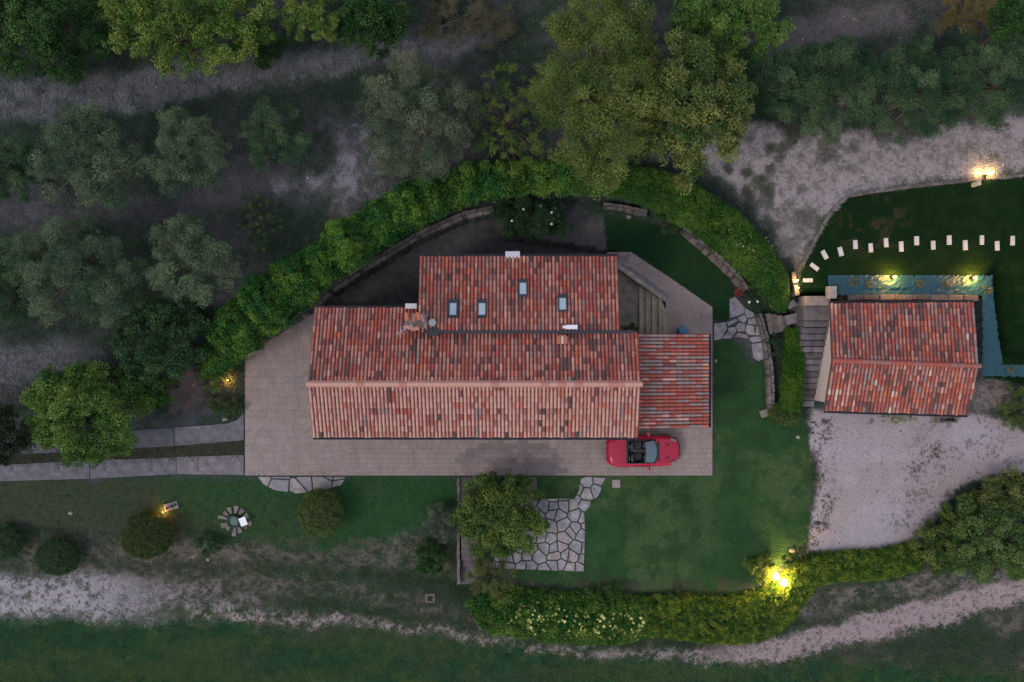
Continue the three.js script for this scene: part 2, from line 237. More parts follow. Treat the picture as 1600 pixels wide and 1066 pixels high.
// ---------------------------------------------------------------- paving
const paverTones = []; { const r = rng(4); for (let i = 0; i < 10; i++) { const k = 0.965 + 0.07 * r(), w = r() * 0.012; paverTones.push(paveMat(0.425 * k + w, 0.365 * k, 0.358 * k - w)); } }
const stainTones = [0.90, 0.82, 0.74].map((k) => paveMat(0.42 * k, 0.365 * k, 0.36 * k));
{
  const terrace = struct('terrace', new THREE.Group()), bed = [], rest = new Map(), r = rng(11); let singles = 0;
  const zones = [
    [[[383, 556], [478, 497], [494, 487], [540, 487], [540, 743], [383, 743]], 0.62, 0.42, 0],
    [[[540, 640], [1113, 640], [1113, 743], [540, 743]], 0.46, 0.30, 0],
    [[[948, 394], [986, 394], [1060, 443], [1046, 468], [960, 416]], 0.42, 0.34, -0.59],
    [[[1040, 470], [1060, 443], [1113, 480], [1113, 545], [1040, 545]], 0.42, 0.30, 0],
    [[[1060, 545], [1113, 545], [1113, 640], [1060, 640]], 0.46, 0.30, 0],
  ];
  for (const [pp, w, d, ang] of zones) {
    const conv = flat(pp), xs = conv.map((p) => p[0]), zs = conv.map((p) => p[1]), ca = Math.cos(ang), sa = Math.sin(ang), cx = conv[0][0], cz = conv[0][1];
    bed.push(prism(conv, -1.2, 0.026));
    const R = Math.hypot(Math.max(...xs) - Math.min(...xs), Math.max(...zs) - Math.min(...zs)), m = Math.ceil(R / d);
    for (let j = -m; j <= m; j++) { let u = -R - r() * w; while (u < R) {
      const len = w * (0.8 + 0.45 * r()), g = 0.004, q = [[u + g, j * d + g], [u + len - g, j * d + g], [u + len - g, (j + 1) * d - g], [u + g, (j + 1) * d - g]].map(([a, b]) => [cx + a * ca - b * sa, cz + a * sa + b * ca]);
      u += len;
      const c = clipConvex(q, conv); if (c.length < 3 || Math.abs(polyArea(c)) < 0.012) continue;
      const mx = c.reduce((s, p) => s + p[0], 0) / c.length, mz = c.reduce((s, p) => s + p[1], 0) / c.length, [px, py] = pixel(mx, 0, mz);
      if (px > 560 && px < 985 && py < 660) continue;                // under the house
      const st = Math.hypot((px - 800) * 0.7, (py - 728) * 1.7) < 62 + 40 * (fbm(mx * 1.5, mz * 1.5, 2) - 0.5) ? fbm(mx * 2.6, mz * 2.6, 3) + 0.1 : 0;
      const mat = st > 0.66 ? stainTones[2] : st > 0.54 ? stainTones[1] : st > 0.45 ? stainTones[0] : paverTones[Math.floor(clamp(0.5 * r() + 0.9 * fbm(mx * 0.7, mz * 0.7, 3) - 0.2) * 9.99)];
      const geo = prism(c, 0.0, 0.036 + 0.004 * r(), 0.003);
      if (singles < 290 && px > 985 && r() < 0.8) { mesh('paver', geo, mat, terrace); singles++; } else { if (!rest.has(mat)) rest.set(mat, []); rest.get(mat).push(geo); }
    } }
  }
  mesh('paving_bed', merge(bed), stoneMat(0.31, 0.265, 0.26), terrace);
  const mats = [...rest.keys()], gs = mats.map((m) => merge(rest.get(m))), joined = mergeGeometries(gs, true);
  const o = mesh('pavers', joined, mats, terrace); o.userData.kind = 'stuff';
}
{ // two-track concrete drive
  const drive = struct('driveway', new THREE.Group()), cm = [stoneMat(0.195, 0.20, 0.235), stoneMat(0.125, 0.138, 0.17), stoneMat(0.255, 0.24, 0.265)];
  const slabs = [[[[-140, 733], [-140, 760], [0, 752], [0, 727]], 0], [[[0, 727], [0, 752], [140, 748], [140, 719]], 0], [[[141, 719], [141, 748], [275, 741], [275, 715]], 0], [[[276, 714], [276, 741], [381, 742], [381, 711]], 2], [[[-140, 700], [-140, 724], [48, 709], [48, 684]], 1], [[[49, 684], [49, 709], [160, 703], [160, 676]], 1], [[[161, 676], [161, 703], [272, 697], [272, 668]], 1], [[[273, 668], [273, 697], [381, 688], [381, 646], [372, 656], [355, 662]], 0]];
  for (const [p, k] of slabs) mesh('concrete_slab', prism(flat(p), -0.3, 0.045, 0.012), cm[k], drive);
}
const flagTones = [stoneMat(0.40, 0.385, 0.43), stoneMat(0.345, 0.345, 0.40), stoneMat(0.44, 0.405, 0.415), stoneMat(0.37, 0.345, 0.365), stoneMat(0.39, 0.39, 0.44)];
function flagstones(name, pieces, size, seed, gap = 0.035) {
  const o = struct(name, new THREE.Group()), r = rng(seed);
  for (const pp of pieces) {
    const conv = flat(pp), xs = conv.map((p) => p[0]), zs = conv.map((p) => p[1]), x0 = Math.min(...xs), x1 = Math.max(...xs), z0 = Math.min(...zs), z1 = Math.max(...zs), pts = [];
    for (let x = x0 - size; x < x1 + size; x += size) for (let z = z0 - size; z < z1 + size; z += size) pts.push([x + size * (0.1 + 0.8 * r()), z + size * (0.1 + 0.8 * r())]);
    for (const p of pts) {
      let c = conv.slice();
      for (const q of pts) { if (p === q) continue; const nx = q[0] - p[0], nz = q[1] - p[1], L = Math.hypot(nx, nz); if (L > size * 4) continue; c = clipHalf(c, nx / L, nz / L, (nx * (p[0] + q[0]) + nz * (p[1] + q[1])) / 2 / L - gap); if (!c.length) break; }
      if (c.length >= 3 && Math.abs(polyArea(c)) > 0.03) mesh('flagstone', prism(c, -0.1, 0.045 + 0.014 * r(), 0.018), flagTones[Math.floor(r() * 5)], o);
    }
  }
}
flagstones('flagstone_apron', [[[403, 745], [541, 745], [533, 758], [505, 766], [465, 771], [430, 766], [412, 757]]], 0.92, 3);
flagstones('flagstone_path', [[[908, 745], [949, 745], [938, 770], [912, 802], [893, 787], [904, 768]], [[790, 780], [896, 779], [913, 803], [914, 830], [912, 893], [770, 888]]], 0.66, 8);
{
  const o = struct('flagstone_walk', new THREE.Group()), r = rng(6);
  const q = [[[105, 350], [180, 343], [188, 385], [150, 450], [105, 460]], [[205, 192], [240, 178], [302, 248], [300, 285], [205, 318]], [[186, 342], [250, 318], [256, 336], [196, 368]], [[256, 314], [300, 292], [317, 325], [300, 347], [264, 330]], [[262, 343], [305, 352], [302, 400], [256, 402], [243, 372]], [[195, 378], [240, 372], [249, 400], [226, 427], [194, 402]], [[154, 446], [190, 406], [224, 430], [212, 447]], [[234, 434], [260, 408], [320, 426], [322, 447]], [[312, 360], [362, 363], [365, 425], [322, 421], [307, 397]], [[326, 322], [380, 312], [402, 358], [365, 358], [322, 354]], [[371, 368], [406, 365], [413, 427], [371, 426]], [[345, 482], [412, 472], [427, 575], [390, 592], [358, 570]], [[325, 443], [362, 433], [413, 434], [416, 464], [350, 474]], [[305, 252], [362, 284], [374, 306], [318, 316], [306, 290]]];
  for (const s of q) mesh('flagstone', prism(flat(s.map(([a, b]) => [1090 + a / 4.1, 420 + b / 4.1])), -0.1, 0.045 + 0.015 * r(), 0.02), flagTones[Math.floor(r() * 5)], o);
}

// ---------------------------------------------------------------- stone walls, stairs and the sunken court
const wallTones = [stoneMat(0.24, 0.215, 0.205), stoneMat(0.19, 0.17, 0.165), stoneMat(0.285, 0.255, 0.245), stoneMat(0.16, 0.148, 0.148)];
function stoneWall(name, label, line, width, base, topAbs, seed, stoneLen = 0.55) {
  const o = thing(name, label, 'wall'), r = rng(seed), pts = line.map(([a, b, h]) => at(a, b, h ?? topAbs));
  const core = [];
  for (let i = 0; i + 1 < pts.length; i++) {
    const a = pts[i], b = pts[i + 1], L = a.distanceTo(b), dx = (b.x - a.x) / L, dz = (b.z - a.z) / L, n = Math.max(1, Math.round(L / stoneLen)), hy = (t) => lerp(a.y, b.y, t);
    const yb = Math.min(a.y, b.y) - base;
    core.push(prism([[a.x - dz * width * 0.42, a.z + dx * width * 0.42], [b.x - dz * width * 0.42, b.z + dx * width * 0.42], [b.x + dz * width * 0.42, b.z - dx * width * 0.42], [a.x + dz * width * 0.42, a.z - dx * width * 0.42]], yb, Math.min(a.y, b.y) - 0.07));
    for (let k = 0; k < n; k++) for (let s = 0; s < (width > 0.4 ? 2 : 1); s++) {
      const off = width > 0.4 ? (s - 0.5) * width * 0.5 : 0, wd = width > 0.4 ? width * 0.5 : width, e = (k + (s ? 0.3 : 0)) / n * L, f = Math.min(L, e + L / n);
      const g = 0.012 + 0.012 * r(), j = () => (r() - 0.5) * 0.05, P = (u, v) => [a.x + dx * u - dz * (off + v), a.z + dz * u + dx * (off + v)];
      mesh('stone', prism([P(e + g, -wd / 2 + g + j()), P(f - g, -wd / 2 + g + j()), P(f - g, wd / 2 - g + j()), P(e + g, wd / 2 - g + j())], yb, hy(e / L) - 0.03 * r(), 0.025), wallTones[Math.floor(r() * 4)], o);
    }
  }
  mesh('wall_core', merge(core), stoneMat(0.09, 0.082, 0.078), o);
  return o;
}
stoneWall('stone_wall', 'dark retaining wall below the wild hedge, west of the house', [[384, 549], [430, 518], [482, 486], [512, 455], [560, 424], [650, 369], [722, 337], [772, 326]], 0.5, 1.8, 0.25, 21, 0.9);
stoneWall('stone_wall', 'short pale stone wall along the top of the small lawn, under the trimmed hedge', [[943, 321], [975, 325], [1012, 333]], 0.42, 0.9, 0.5, 22);
stoneWall('stone_wall', 'curved grey stone wall beside the small lawn, ending at the red flower pot', [[1068, 357], [1110, 393], [1148, 428], [1166, 454]], 0.55, 0.9, 0.5, 23);
stoneWall('stone_wall', 'curving low stone wall between the big lawn and the narrow hedge', [[1186, 490], [1198, 530], [1205, 585], [1207, 642]], 0.42, 0.7, 0.45, 24);
stoneWall('stone_wall', 'thin straight wall beside the stairs down to the meadow', [[716, 746, 0.1], [716, 800, 0], [716, 860, -0.4], [717, 913, -0.9]], 0.22, 1.2, 0.1, 25, 0.6);
stoneWall('stone_edging', 'pale rough stone edging above the roof of the outbuilding', [[1325, 465], [1400, 464], [1482, 465], [1530, 466]], 0.34, 2.6, 2.42, 26, 1.1);
stoneWall('stone_kerb', 'long pale kerb between the gravel path and the dark upper lawn', [[1254, 416], [1272, 380], [1287, 352], [1300, 330], [1312, 316], [1326, 307], [1350, 302], [1420, 292], [1530, 280], [1660, 268]], 0.22, 0.5, 2.37, 27, 0.7);
stoneWall('stone_wall', 'lamp-lit wall end at the tip of the gravel path', [[1240, 424], [1244, 445], [1247, 462]], 0.3, 0.9, 2.7, 28, 0.4);
{ // sunken court with steps beside the north wing
  const o = struct('sunken_court', new THREE.Group());
  mesh('court_floor', prism(flat([[940, 398], [1045, 469], [1045, 530], [940, 530]], -0.75), -1.1, -0.75), stoneMat(0.32, 0.285, 0.24), o);
  const st = [stoneMat(0.54, 0.475, 0.37), stoneMat(0.49, 0.43, 0.335)];
  for (let k = 0; k < 4; k++) { const h = -0.75 + 0.1875 * (k + 1) * 1.0, x0 = 999 + k * 10, a = at(x0, 440 + k * 6, h), b = at(1042, 524, h); mesh('step', prism([[a.x, a.z - 0.1], [b.x, b.z - 1.3 + 0.0], [b.x, b.z], [a.x, b.z]], -1.1, h + (k === 3 ? 0.05 : 0), 0.015), st[k % 2], o); }
  const w1 = at(962, 408, 0.12), w2 = at(1043, 466, 0.12), dx = (w2.x - w1.x), dz = (w2.z - w1.z), L = Math.hypot(dx, dz), nx = -dz / L * 0.27, nz = dx / L * 0.27;
  mesh('parapet', prism([[w1.x, w1.z], [w2.x, w2.z], [w2.x + nx, w2.z + nz], [w1.x + nx, w1.z + nz]], -1.1, 0.12, 0.02), stoneMat(0.46, 0.42, 0.375), o);
  mesh('kerb_strip', prism([[w1.x - nx * 0.9, w1.z - nz * 0.9], [w2.x - nx * 0.9, w2.z - nz * 0.9], [w2.x - nx * 0.1, w2.z - nz * 0.1], [w1.x - nx * 0.1, w1.z - nz * 0.1]], -0.3, 0.075, 0.01), stoneMat(0.26, 0.255, 0.28), o);
  const yardN = struct('rear_yard', new THREE.Mesh(prism(courtNorth, -1.4, -1.0), stoneMat(0.082, 0.082, 0.088)));
}
{ // stairs between the hedge and the outbuilding
  const o = thing('garden_stairs', 'long flight of grey stone steps climbing between the narrow hedge and the outbuilding', 'stairs'), r = rng(31), N = 14, stepTones = [stoneMat(0.25, 0.235, 0.26), stoneMat(0.21, 0.20, 0.225), stoneMat(0.165, 0.155, 0.175)], x0 = 17.05, x1 = 18.55, zB = 4.0, zT = -1.2;
  for (let k = 0; k < N; k++) { const h = 2.25 * (k + 1) / N, za = lerp(zB, zT, k / N), zb = lerp(zB, zT, (k + 1) / N); mesh('step', prism([[x0, zb + 0.06], [x1, zb + 0.06], [x1, za + 0.02 * r()], [x0, za + 0.02 * r()]], h - 0.09, h + 0.02 * r(), 0.02), stepTones[Math.floor(r() * 3)], o); mesh('riser', prism([[x0, zb - 0.02], [x1, zb - 0.02], [x1, za - 0.04], [x0, za - 0.04]], -0.2, h - 0.1), stepTones[2], o); }
  mesh('landing', prism([[x0, -2.05], [x1, -2.05], [x1, zT], [x0, zT]], -0.2, 2.27, 0.02), stoneMat(0.17, 0.165, 0.175), o);
  mesh('top_slab', prism([[x0, -2.62], [x1, -2.62], [x1, -2.06], [x0, -2.06]], -0.2, 2.42, 0.03), stoneMat(0.33, 0.30, 0.285), o);
}
{ // stairs to the meadow
  const o = thing('garden_stairs', 'grey steps beside the big shrub, going down to the meadow', 'stairs', V3(0, 0, 0)), N = 7;
  mesh('walkway', prism(flat([[721, 745], [746, 745], [746, 850], [721, 850]], -0.1), -0.6, 0.03, 0.01), stoneMat(0.17, 0.155, 0.16), o);
  for (let k = 0; k < N; k++) { const h = -0.1 - 0.14 * k, a = at(721, 850 + k * 5, h), b = at(746, 850 + (k + 1) * 5, h); mesh('step', prism([[a.x, a.z], [b.x, a.z], [b.x, b.z], [a.x, b.z]], -1.6, h, 0.015), k % 2 ? stoneMat(0.16, 0.15, 0.16) : stoneMat(0.21, 0.19, 0.195), o); }
  mesh('foot_slab', prism(flat([[720, 884], [747, 884], [743, 913], [720, 913]], -1.1), -1.8, -1.1, 0.015), stoneMat(0.20, 0.185, 0.195), o);
}
{ // paved strip from terrace to patio beyond the big shrub, and the steps by the rose bed
  struct('paved_strip', new THREE.Mesh(prism(flat([[822, 745], [838, 745], [842, 782], [822, 782]]), -0.2, 0.03, 0.01), stoneMat(0.16, 0.145, 0.15)));
  const o = thing('curved_steps', 'narrow curved stone steps behind the curving low wall', 'steps'), r = rng(5);
  for (let k = 0; k < 4; k++) mesh('step', prism(flat([[1196 + k * 9, 490 + k * 1.5], [1204 + k * 9, 489 + k * 1.5], [1211 + k * 8.5, 521 - k * 2], [1203 + k * 8.5, 523 - k * 2]], 0.3 + k * 0.14), -0.2, 0.3 + k * 0.14, 0.02), wallTones[k % 4], o);
}

// ---------------------------------------------------------------- roofs
const palette = [[0.47, 0.262, 0.208], [0.40, 0.175, 0.138], [0.44, 0.128, 0.074], [0.32, 0.078, 0.057], [0.26, 0.118, 0.104], [0.24, 0.178, 0.172], [0.078, 0.052, 0.052], [0.48, 0.39, 0.32], [0.145, 0.064, 0.058]];
const tileMats = palette.map(([r, g, b]) => std(RGB(r, g, b), 0.9, { bumpMap: grainBump, bumpScale: 0.006 })), whiteTile = std(RGB(1, 1, 1), 0.9), gutterMat = std(RGB(0.028, 0.028, 0.038), 0.5, { metalness: 0.3 });
function arcTile(r0, r1, len, thick, seg, concave) {
  const P = [], I = [], f = concave ? -1 : 1, rows = concave ? [[0, r0, 0], [len, r1, 0]] : [[0, r0 - thick, 0], [0, r0, 0], [len, r1, 0]];
  for (const [y, r] of rows) for (let i = 0; i <= seg; i++) { const a = Math.PI * (0.04 + 0.92 * i / seg); P.push(Math.cos(a) * r, y, f * Math.sin(a) * r * 0.85); }
  for (let k = 0; k + 1 < rows.length; k++) for (let i = 0; i < seg; i++) { const a = k * (seg + 1) + i, b = a + seg + 1; I.push(a, b, a + 1, a + 1, b, b + 1); }
  let g = new THREE.BufferGeometry(); g.setAttribute('position', new THREE.Float32BufferAttribute(P, 3)); g.setIndex(I); g.setAttribute('uv', new THREE.Float32BufferAttribute(new Float32Array(P.length / 3 * 2), 2));
  if (!concave) g = g.toNonIndexed();
  g.computeVertexNormals();
  if (!concave) { const n = g.attributes.normal, p = g.attributes.position; for (let i = seg * 6; i < n.count; i++) { const l = Math.hypot(p.getX(i), p.getZ(i)); n.setXYZ(i, p.getX(i) / l, 0, p.getZ(i) / l); } }
  return g;
}
// a slope of barrel tiles between two eave corners and two top corners
function slope(roof, eL, eR, tL, tR, cols, rows, pick, seed, alone = () => false, skip = () => false) {
  const r = rng(seed), len = (eL.distanceTo(tL) + eR.distanceTo(tR)) / 2 / rows, wid = (eL.distanceTo(eR) + tL.distanceTo(tR)) / 2 / cols;
  const cover = arcTile(wid * 0.375, wid * 0.31, len * 1.22, 0.016, 7, false), chan = arcTile(wid * 0.36, wid * 0.42, len * 1.22, 0, 5, true);
  const up = (u) => tL.clone().lerp(tR, u).sub(eL.clone().lerp(eR, u)).normalize(), M = [], C = [], M2 = [], C2 = [], last = {};
  const col = new THREE.Color();
  for (let i = 0; i < cols; i++) for (let j = 0; j < rows; j++) for (let k = 0; k < 2; k++) {
    const u = (i + (k ? 1 : 0.5)) / cols; if (k && i === cols - 1) continue;
    const v = j / rows, p = eL.clone().lerp(eR, u).lerp(tL.clone().lerp(tR, u), v); if (skip(p)) continue;
    const Y = up(u), X = eR.clone().sub(eL).normalize(), N = X.clone().cross(Y).normalize(); if (N.y < 0) N.negate();
    X.crossVectors(Y, N).normalize();
    const m = new THREE.Matrix4().makeBasis(X, Y, N), t = new THREE.Matrix4().makeRotationX(-0.035 + (r() - 0.5) * 0.02).multiply(new THREE.Matrix4().makeRotationZ((r() - 0.5) * 0.035));
    m.multiply(t); p.addScaledVector(N, k ? 0.075 : 0.045 + 0.012 * r()).addScaledVector(Y, (r() - 0.5) * 0.055); m.setPosition(p);
    const key = i * 2 + k, w = last[key] !== undefined && r() < 0.16 ? last[key] : pick(u, v, p, r, k), base = palette[w], f = 0.90 + 0.20 * r(); last[key] = w;
    col.setRGB(base[0] * f, base[1] * f * (0.94 + 0.12 * r()), base[2] * f);
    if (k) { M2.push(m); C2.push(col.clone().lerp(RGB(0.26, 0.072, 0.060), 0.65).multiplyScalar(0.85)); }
    else if (alone(i, j)) { const o = mesh('roof_tile', cover, tileMats[w], roof); o.applyMatrix4(m); }
    else { M.push(m); C.push(col.clone()); }
  }
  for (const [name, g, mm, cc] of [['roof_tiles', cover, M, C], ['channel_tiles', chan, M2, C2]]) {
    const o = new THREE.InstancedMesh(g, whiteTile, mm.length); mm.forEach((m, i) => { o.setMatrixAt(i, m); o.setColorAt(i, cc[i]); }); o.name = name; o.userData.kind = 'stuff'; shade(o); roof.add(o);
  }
}
function ridge(roof, a, b, rad, n, pick, seed, name = 'ridge_tile') {
  const r = rng(seed), L = a.distanceTo(b) / n, g = arcTile(rad, rad * 0.86, L * 1.12, 0.02, 8, false), Y = b.clone().sub(a).normalize(), X = Y.clone().cross(V3(0, 1, 0)).normalize(), N = X.clone().cross(Y);
  for (let i = 0; i < n; i++) { const o = mesh(name, g, tileMats[pick(r)], roof), m = new THREE.Matrix4().makeBasis(X, Y, N).multiply(new THREE.Matrix4().makeRotationX(-0.02)); m.setPosition(a.clone().lerp(b, i / n).addScaledVector(N, 0.02 + 0.008 * r())); o.applyMatrix4(m); }
}
function deck(corners, thick) {                                      // solid slab under the tiles
  const g = new THREE.BufferGeometry(), lo = corners.map((p) => p.clone().add(V3(0, -thick, 0))), P = [], quad = (a, b, c, d) => { for (const v of [a, b, c, a, c, d]) P.push(v.x, v.y, v.z); };
  quad(...corners); quad(lo[3], lo[2], lo[1], lo[0]); for (let i = 0; i < 4; i++) { const j = (i + 1) % 4; quad(corners[i], lo[i], lo[j], corners[j]); }
  g.setAttribute('position', new THREE.Float32BufferAttribute(P, 3)); g.setAttribute('uv', new THREE.Float32BufferAttribute(new Float32Array(P.length / 3 * 2), 2)); g.computeVertexNormals(); return g;
}
const pickBy = (w) => { const s = w.reduce((a, b) => a + b, 0); return (x) => { let t = x * s; for (let i = 0; i < w.length; i++) { t -= w[i]; if (t < 0) return i; } return 0; }; };
const southPick = pickBy([62, 30, 4.5, 3, 4, 1.5, 0.8, 0, 0.8]), northPick = pickBy([3, 38, 10, 32, 20, 1, 0.6, 0, 4]), wingPick = pickBy([2, 38, 6, 34, 24, 0.5, 0.4, 0, 4]), leanPick = pickBy([5, 20, 8, 38, 12, 10, 0.7, 0, 2]), barnPick = pickBy([4, 22, 11, 36, 20, 3, 1.5, 2.5, 5]), mossPick = pickBy([0, 14, 3, 18, 24, 5, 9, 0, 22]);
const mossy = (base, amount, sx = 0.9) => (u, v, p, r) => (fbm(p.x * sx * 1.6 + 5, p.z * 2.2, 3) + (r() - 0.5) * 0.25 > 1 - amount ? mossPick(r()) : base(r()));
const plaster = stoneMat(0.40, 0.355, 0.31), deckMat = std(RGB(0.10, 0.06, 0.05), 0.95);
function gutterAlong(parent, a, b, rad = 0.075) { const L = a.distanceTo(b), g = new THREE.CylinderGeometry(rad, rad, L, 10, 1, true, -Math.PI / 2, Math.PI); const o = mesh('gutter', g, gutterMat, parent); const Y = b.clone().sub(a).normalize(), N = V3(0, -1, 0), X = Y.clone().cross(N).normalize(); o.applyMatrix4(new THREE.Matrix4().makeBasis(X, Y, X.clone().cross(Y).negate().negate()).setPosition(a.clone().lerp(b, 0.5))); return o; }
function barGutter(parent, a, b, w = 0.15, h = 0.11) { const L = a.distanceTo(b), d = b.clone().sub(a).normalize(), sh = new THREE.Shape([new THREE.Vector2(-w / 2, 0), new THREE.Vector2(-w / 2 * 0.8, -h), new THREE.Vector2(w / 2 * 0.8, -h), new THREE.Vector2(w / 2, 0), new THREE.Vector2(w / 2 - 0.015, 0), new THREE.Vector2(w / 2 * 0.7, -h + 0.02), new THREE.Vector2(-w / 2 * 0.7, -h + 0.02), new THREE.Vector2(-w / 2 + 0.015, 0)]); const o = mesh('gutter', new THREE.ExtrudeGeometry(sh, { depth: L, bevelEnabled: false }), gutterMat, parent); const X = V3(0, 1, 0).cross(d).normalize(); o.applyMatrix4(new THREE.Matrix4().makeBasis(X, d.clone().cross(X), d).setPosition(a)); return o; }

{ // ------------------------------------------------------------- the farmhouse
  const house = thing('farmhouse', 'long stone farmhouse with clay barrel-tile roofs, skylights and chimneys, in the middle of the terrace', 'house');
  const xL = -11.17, xR = 7.03, zRidge = 2.345, hRidge = 5.0;
  const eSL = V3(xL, 4.0, 5.36), eSR = V3(xR + 0.03, 4.0, 5.37), rL = V3(xL, hRidge, zRidge), rR = V3(xR, hRidge, zRidge);
  const pitchN = 0.333, zN1 = -1.86, zN2 = -0.44, hN = (z) => hRidge - (zRidge - z) * pitchN, xSplit = -5.3;
  // walls
  for (const [list, xa, xb] of [[[[-5.0, -0.1], [1.55, -0.1], [1.55, 3.5], [-zRidge, 4.72], [-5.0, 3.92]], -10.85, -5.0], [[[-5.0, -0.1], [0.3, -0.1], [0.3, 3.9], [-zRidge, 4.72], [-5.0, 3.92]], -5.0, 6.75]]) {
    const g = new THREE.ExtrudeGeometry(new THREE.Shape(list.map((p) => new THREE.Vector2(...p))), { depth: xb - xa, bevelEnabled: false });
    mesh('wall', g.applyMatrix4(new THREE.Matrix4().makeBasis(V3(0, 0, -1), V3(0, 1, 0), V3(1, 0, 0)).setPosition(xa, 0, 0)), plaster, house);
  }
  const wing = (() => { const sh = new THREE.Shape([[0.6, -1.3], [4.55, -1.3], [4.55, 2.95], [0.6, 4.1]].map((p) => new THREE.Vector2(...p))); return new THREE.ExtrudeGeometry(sh, { depth: 10.7, bevelEnabled: false }); })();
  wing.applyMatrix4(new THREE.Matrix4().makeBasis(V3(0, 0, -1), V3(0, 1, 0), V3(1, 0, 0)).setPosition(-4.95, 0, 0));
  mesh('wall', wing, plaster, house);
  mesh('wall', box(4.2, 2.72, 5.0, 8.95, 1.26, 2.3), plaster, house);
  // windows, doors on the south front (below the eaves)
  const woodMat = std(RGB(0.11, 0.065, 0.04), 0.7), paneMat = std(RGB(0.03, 0.04, 0.05), 0.1);
  for (const [x, w, y0, y1, nm] of [[-9, 1.0, 0.9, 2.2, 'window'], [-6, 1.2, 0.04, 2.3, 'door'], [-3, 1.0, 0.9, 2.2, 'window'], [0, 1.0, 0.9, 2.2, 'window'], [2.6, 1.2, 0.04, 2.3, 'door'], [5, 1.0, 0.9, 2.2, 'window']]) {
    const f = mesh(nm, merge([box(0.1, y1 - y0, 0.09, x - w / 2, (y0 + y1) / 2, 5.01), box(0.1, y1 - y0, 0.09, x + w / 2, (y0 + y1) / 2, 5.01), box(w - 0.1, 0.1, 0.09, x, y1 - 0.05, 5.01), box(w - 0.1, 0.1, 0.085, x, y0 + 0.05, 5.01)]), woodMat, house);
    mesh(nm === 'door' ? 'door_leaf' : 'pane', box(w - 0.1, y1 - y0 - 0.2, 0.04, x, (y0 + y1) / 2, 5.01), nm === 'door' ? woodMat : paneMat, f);
  }
  // main roof, south slope, north slope in two lengths
  const roof = mesh('roof', merge([deck([eSL, eSR, rR, rL], 0.12), deck([rL, rR, V3(xR, hN(zN2), zN2), V3(xL, hN(zN2), zN2)], 0.12), deck([V3(xL, hN(zN2), zN2), V3(xSplit, hN(zN2), zN2), V3(xSplit, hN(zN1), zN1), V3(xL, hN(zN1), zN1)], 0.12)]), deckMat, house, 'long gabled main roof, pale on its south slope and darker on its north slope');
  slope(roof, eSL, eSR, rL, rR, 88, 9, mossy(southPick, 0.22), 41, (i, j) => j > 6 && i % 1 === 0 && i < 86);
  const nW = 29;
  slope(roof, V3(xSplit, hN(zN1), zN1), V3(xL, hN(zN1), zN1), V3(xSplit, hN(zRidge), zRidge), rL, nW, 12, mossy(northPick, 0.40), 42, (i, j) => j > 10);
  slope(roof, V3(xR, hN(zN2), zN2), V3(xSplit, hN(zN2), zN2), rR, V3(xSplit, hRidge, zRidge), 88 - nW, 8, mossy(northPick, 0.44), 43);
  ridge(roof, rL.clone().add(V3(-0.05, 0.04, 0)), rR.clone().add(V3(0.05, 0.04, 0)), 0.15, 40, (r) => (r() < 0.85 ? 0 : 1), 44);
  barGutter(roof, V3(xL, 3.97, 5.46), V3(xR + 0.02, 3.97, 5.47));
  barGutter(roof, V3(xL, hN(zN1) - 0.02, zN1 - 0.08), V3(xSplit, hN(zN1) - 0.02, zN1 - 0.08), 0.13);
  mesh('ridge_mortar', box(18.2, 0.07, 0.36, (xL + xR) / 2, hRidge + 0.02, zRidge), std(RGB(0.46, 0.26, 0.20), 0.95), roof);
  // north wing, falling to the north
  const wSL = V3(-5.24, 4.38, -0.55), wSR = V3(5.99, 4.38, -0.55), wNL = V3(-5.29, 3.1, -4.82), wNR = V3(6.05, 3.1, -4.82);
  const wr = mesh('roof', deck([wNR, wNL, wSL, wSR], 0.12), deckMat, house, 'red-brown single-pitch roof of the north wing with four skylights');
  const lights = [[708, 482], [753, 482], [817, 450], [879, 474]].map(([a, b]) => { let p; for (let i = 0, h = 3.8; i < 5; i++) { p = at(a, b, h + 0.06); h = 4.38 + (p.z + 0.55) * 0.2998; p.y = h; } return p; });
  slope(wr, wNR, wNL, wSR, wSL, 54, 12, mossy(wingPick, 0.36), 45, () => false, (p) => lights.some((l) => Math.abs(p.x - l.x) < 0.26 && p.z > l.z - 0.66 && p.z < l.z + 0.30));
  barGutter(wr, wNL.clone().add(V3(0, -0.02, -0.09)), wNR.clone().add(V3(0, -0.02, -0.09)), 0.16);
  mesh('valley_flashing', box(11.6, 0.06, 0.16, 0.95, 4.47, -0.50), gutterMat, wr);
  const glassMat = new THREE.MeshPhysicalMaterial({ color: RGB(0.30, 0.39, 0.46), roughness: 0.08, clearcoat: 1, clearcoatRoughness: 0.04 }), frameMat = std(RGB(0.035, 0.042, 0.055), 0.5, { metalness: 0.4 });
  for (const l of lights) { const pitch = Math.atan(0.2998), f = mesh('skylight', merge([box(0.08, 0.12, 1.0, -0.23), box(0.08, 0.12, 1.0, 0.23), box(0.38, 0.12, 0.1, 0, 0, 0.45), box(0.38, 0.125, 0.2, 0, 0, -0.40), box(0.7, 0.03, 1.16, 0, -0.03, 0)]), frameMat, wr); f.position.copy(l).add(V3(0, 0.1, 0)); f.rotation.x = -pitch; const g = mesh('skylight_pane', box(0.38, 0.03, 0.71, 0, 0.02, 0.05), glassMat, f); }
  // lean-to at the east end, tiles running down to the east
  const lW = 3.42, lE = 2.72, aN = V3(7.0, lW, -0.42), bN = V3(11.34, lE, -0.42), aS = V3(7.0, lW, 5.0), bS = V3(11.34, lE, 5.0);
  const lr = mesh('roof', deck([bN, aN, aS, bS], 0.1), deckMat, house, 'low red lean-to roof with tiles running east at the east gable');
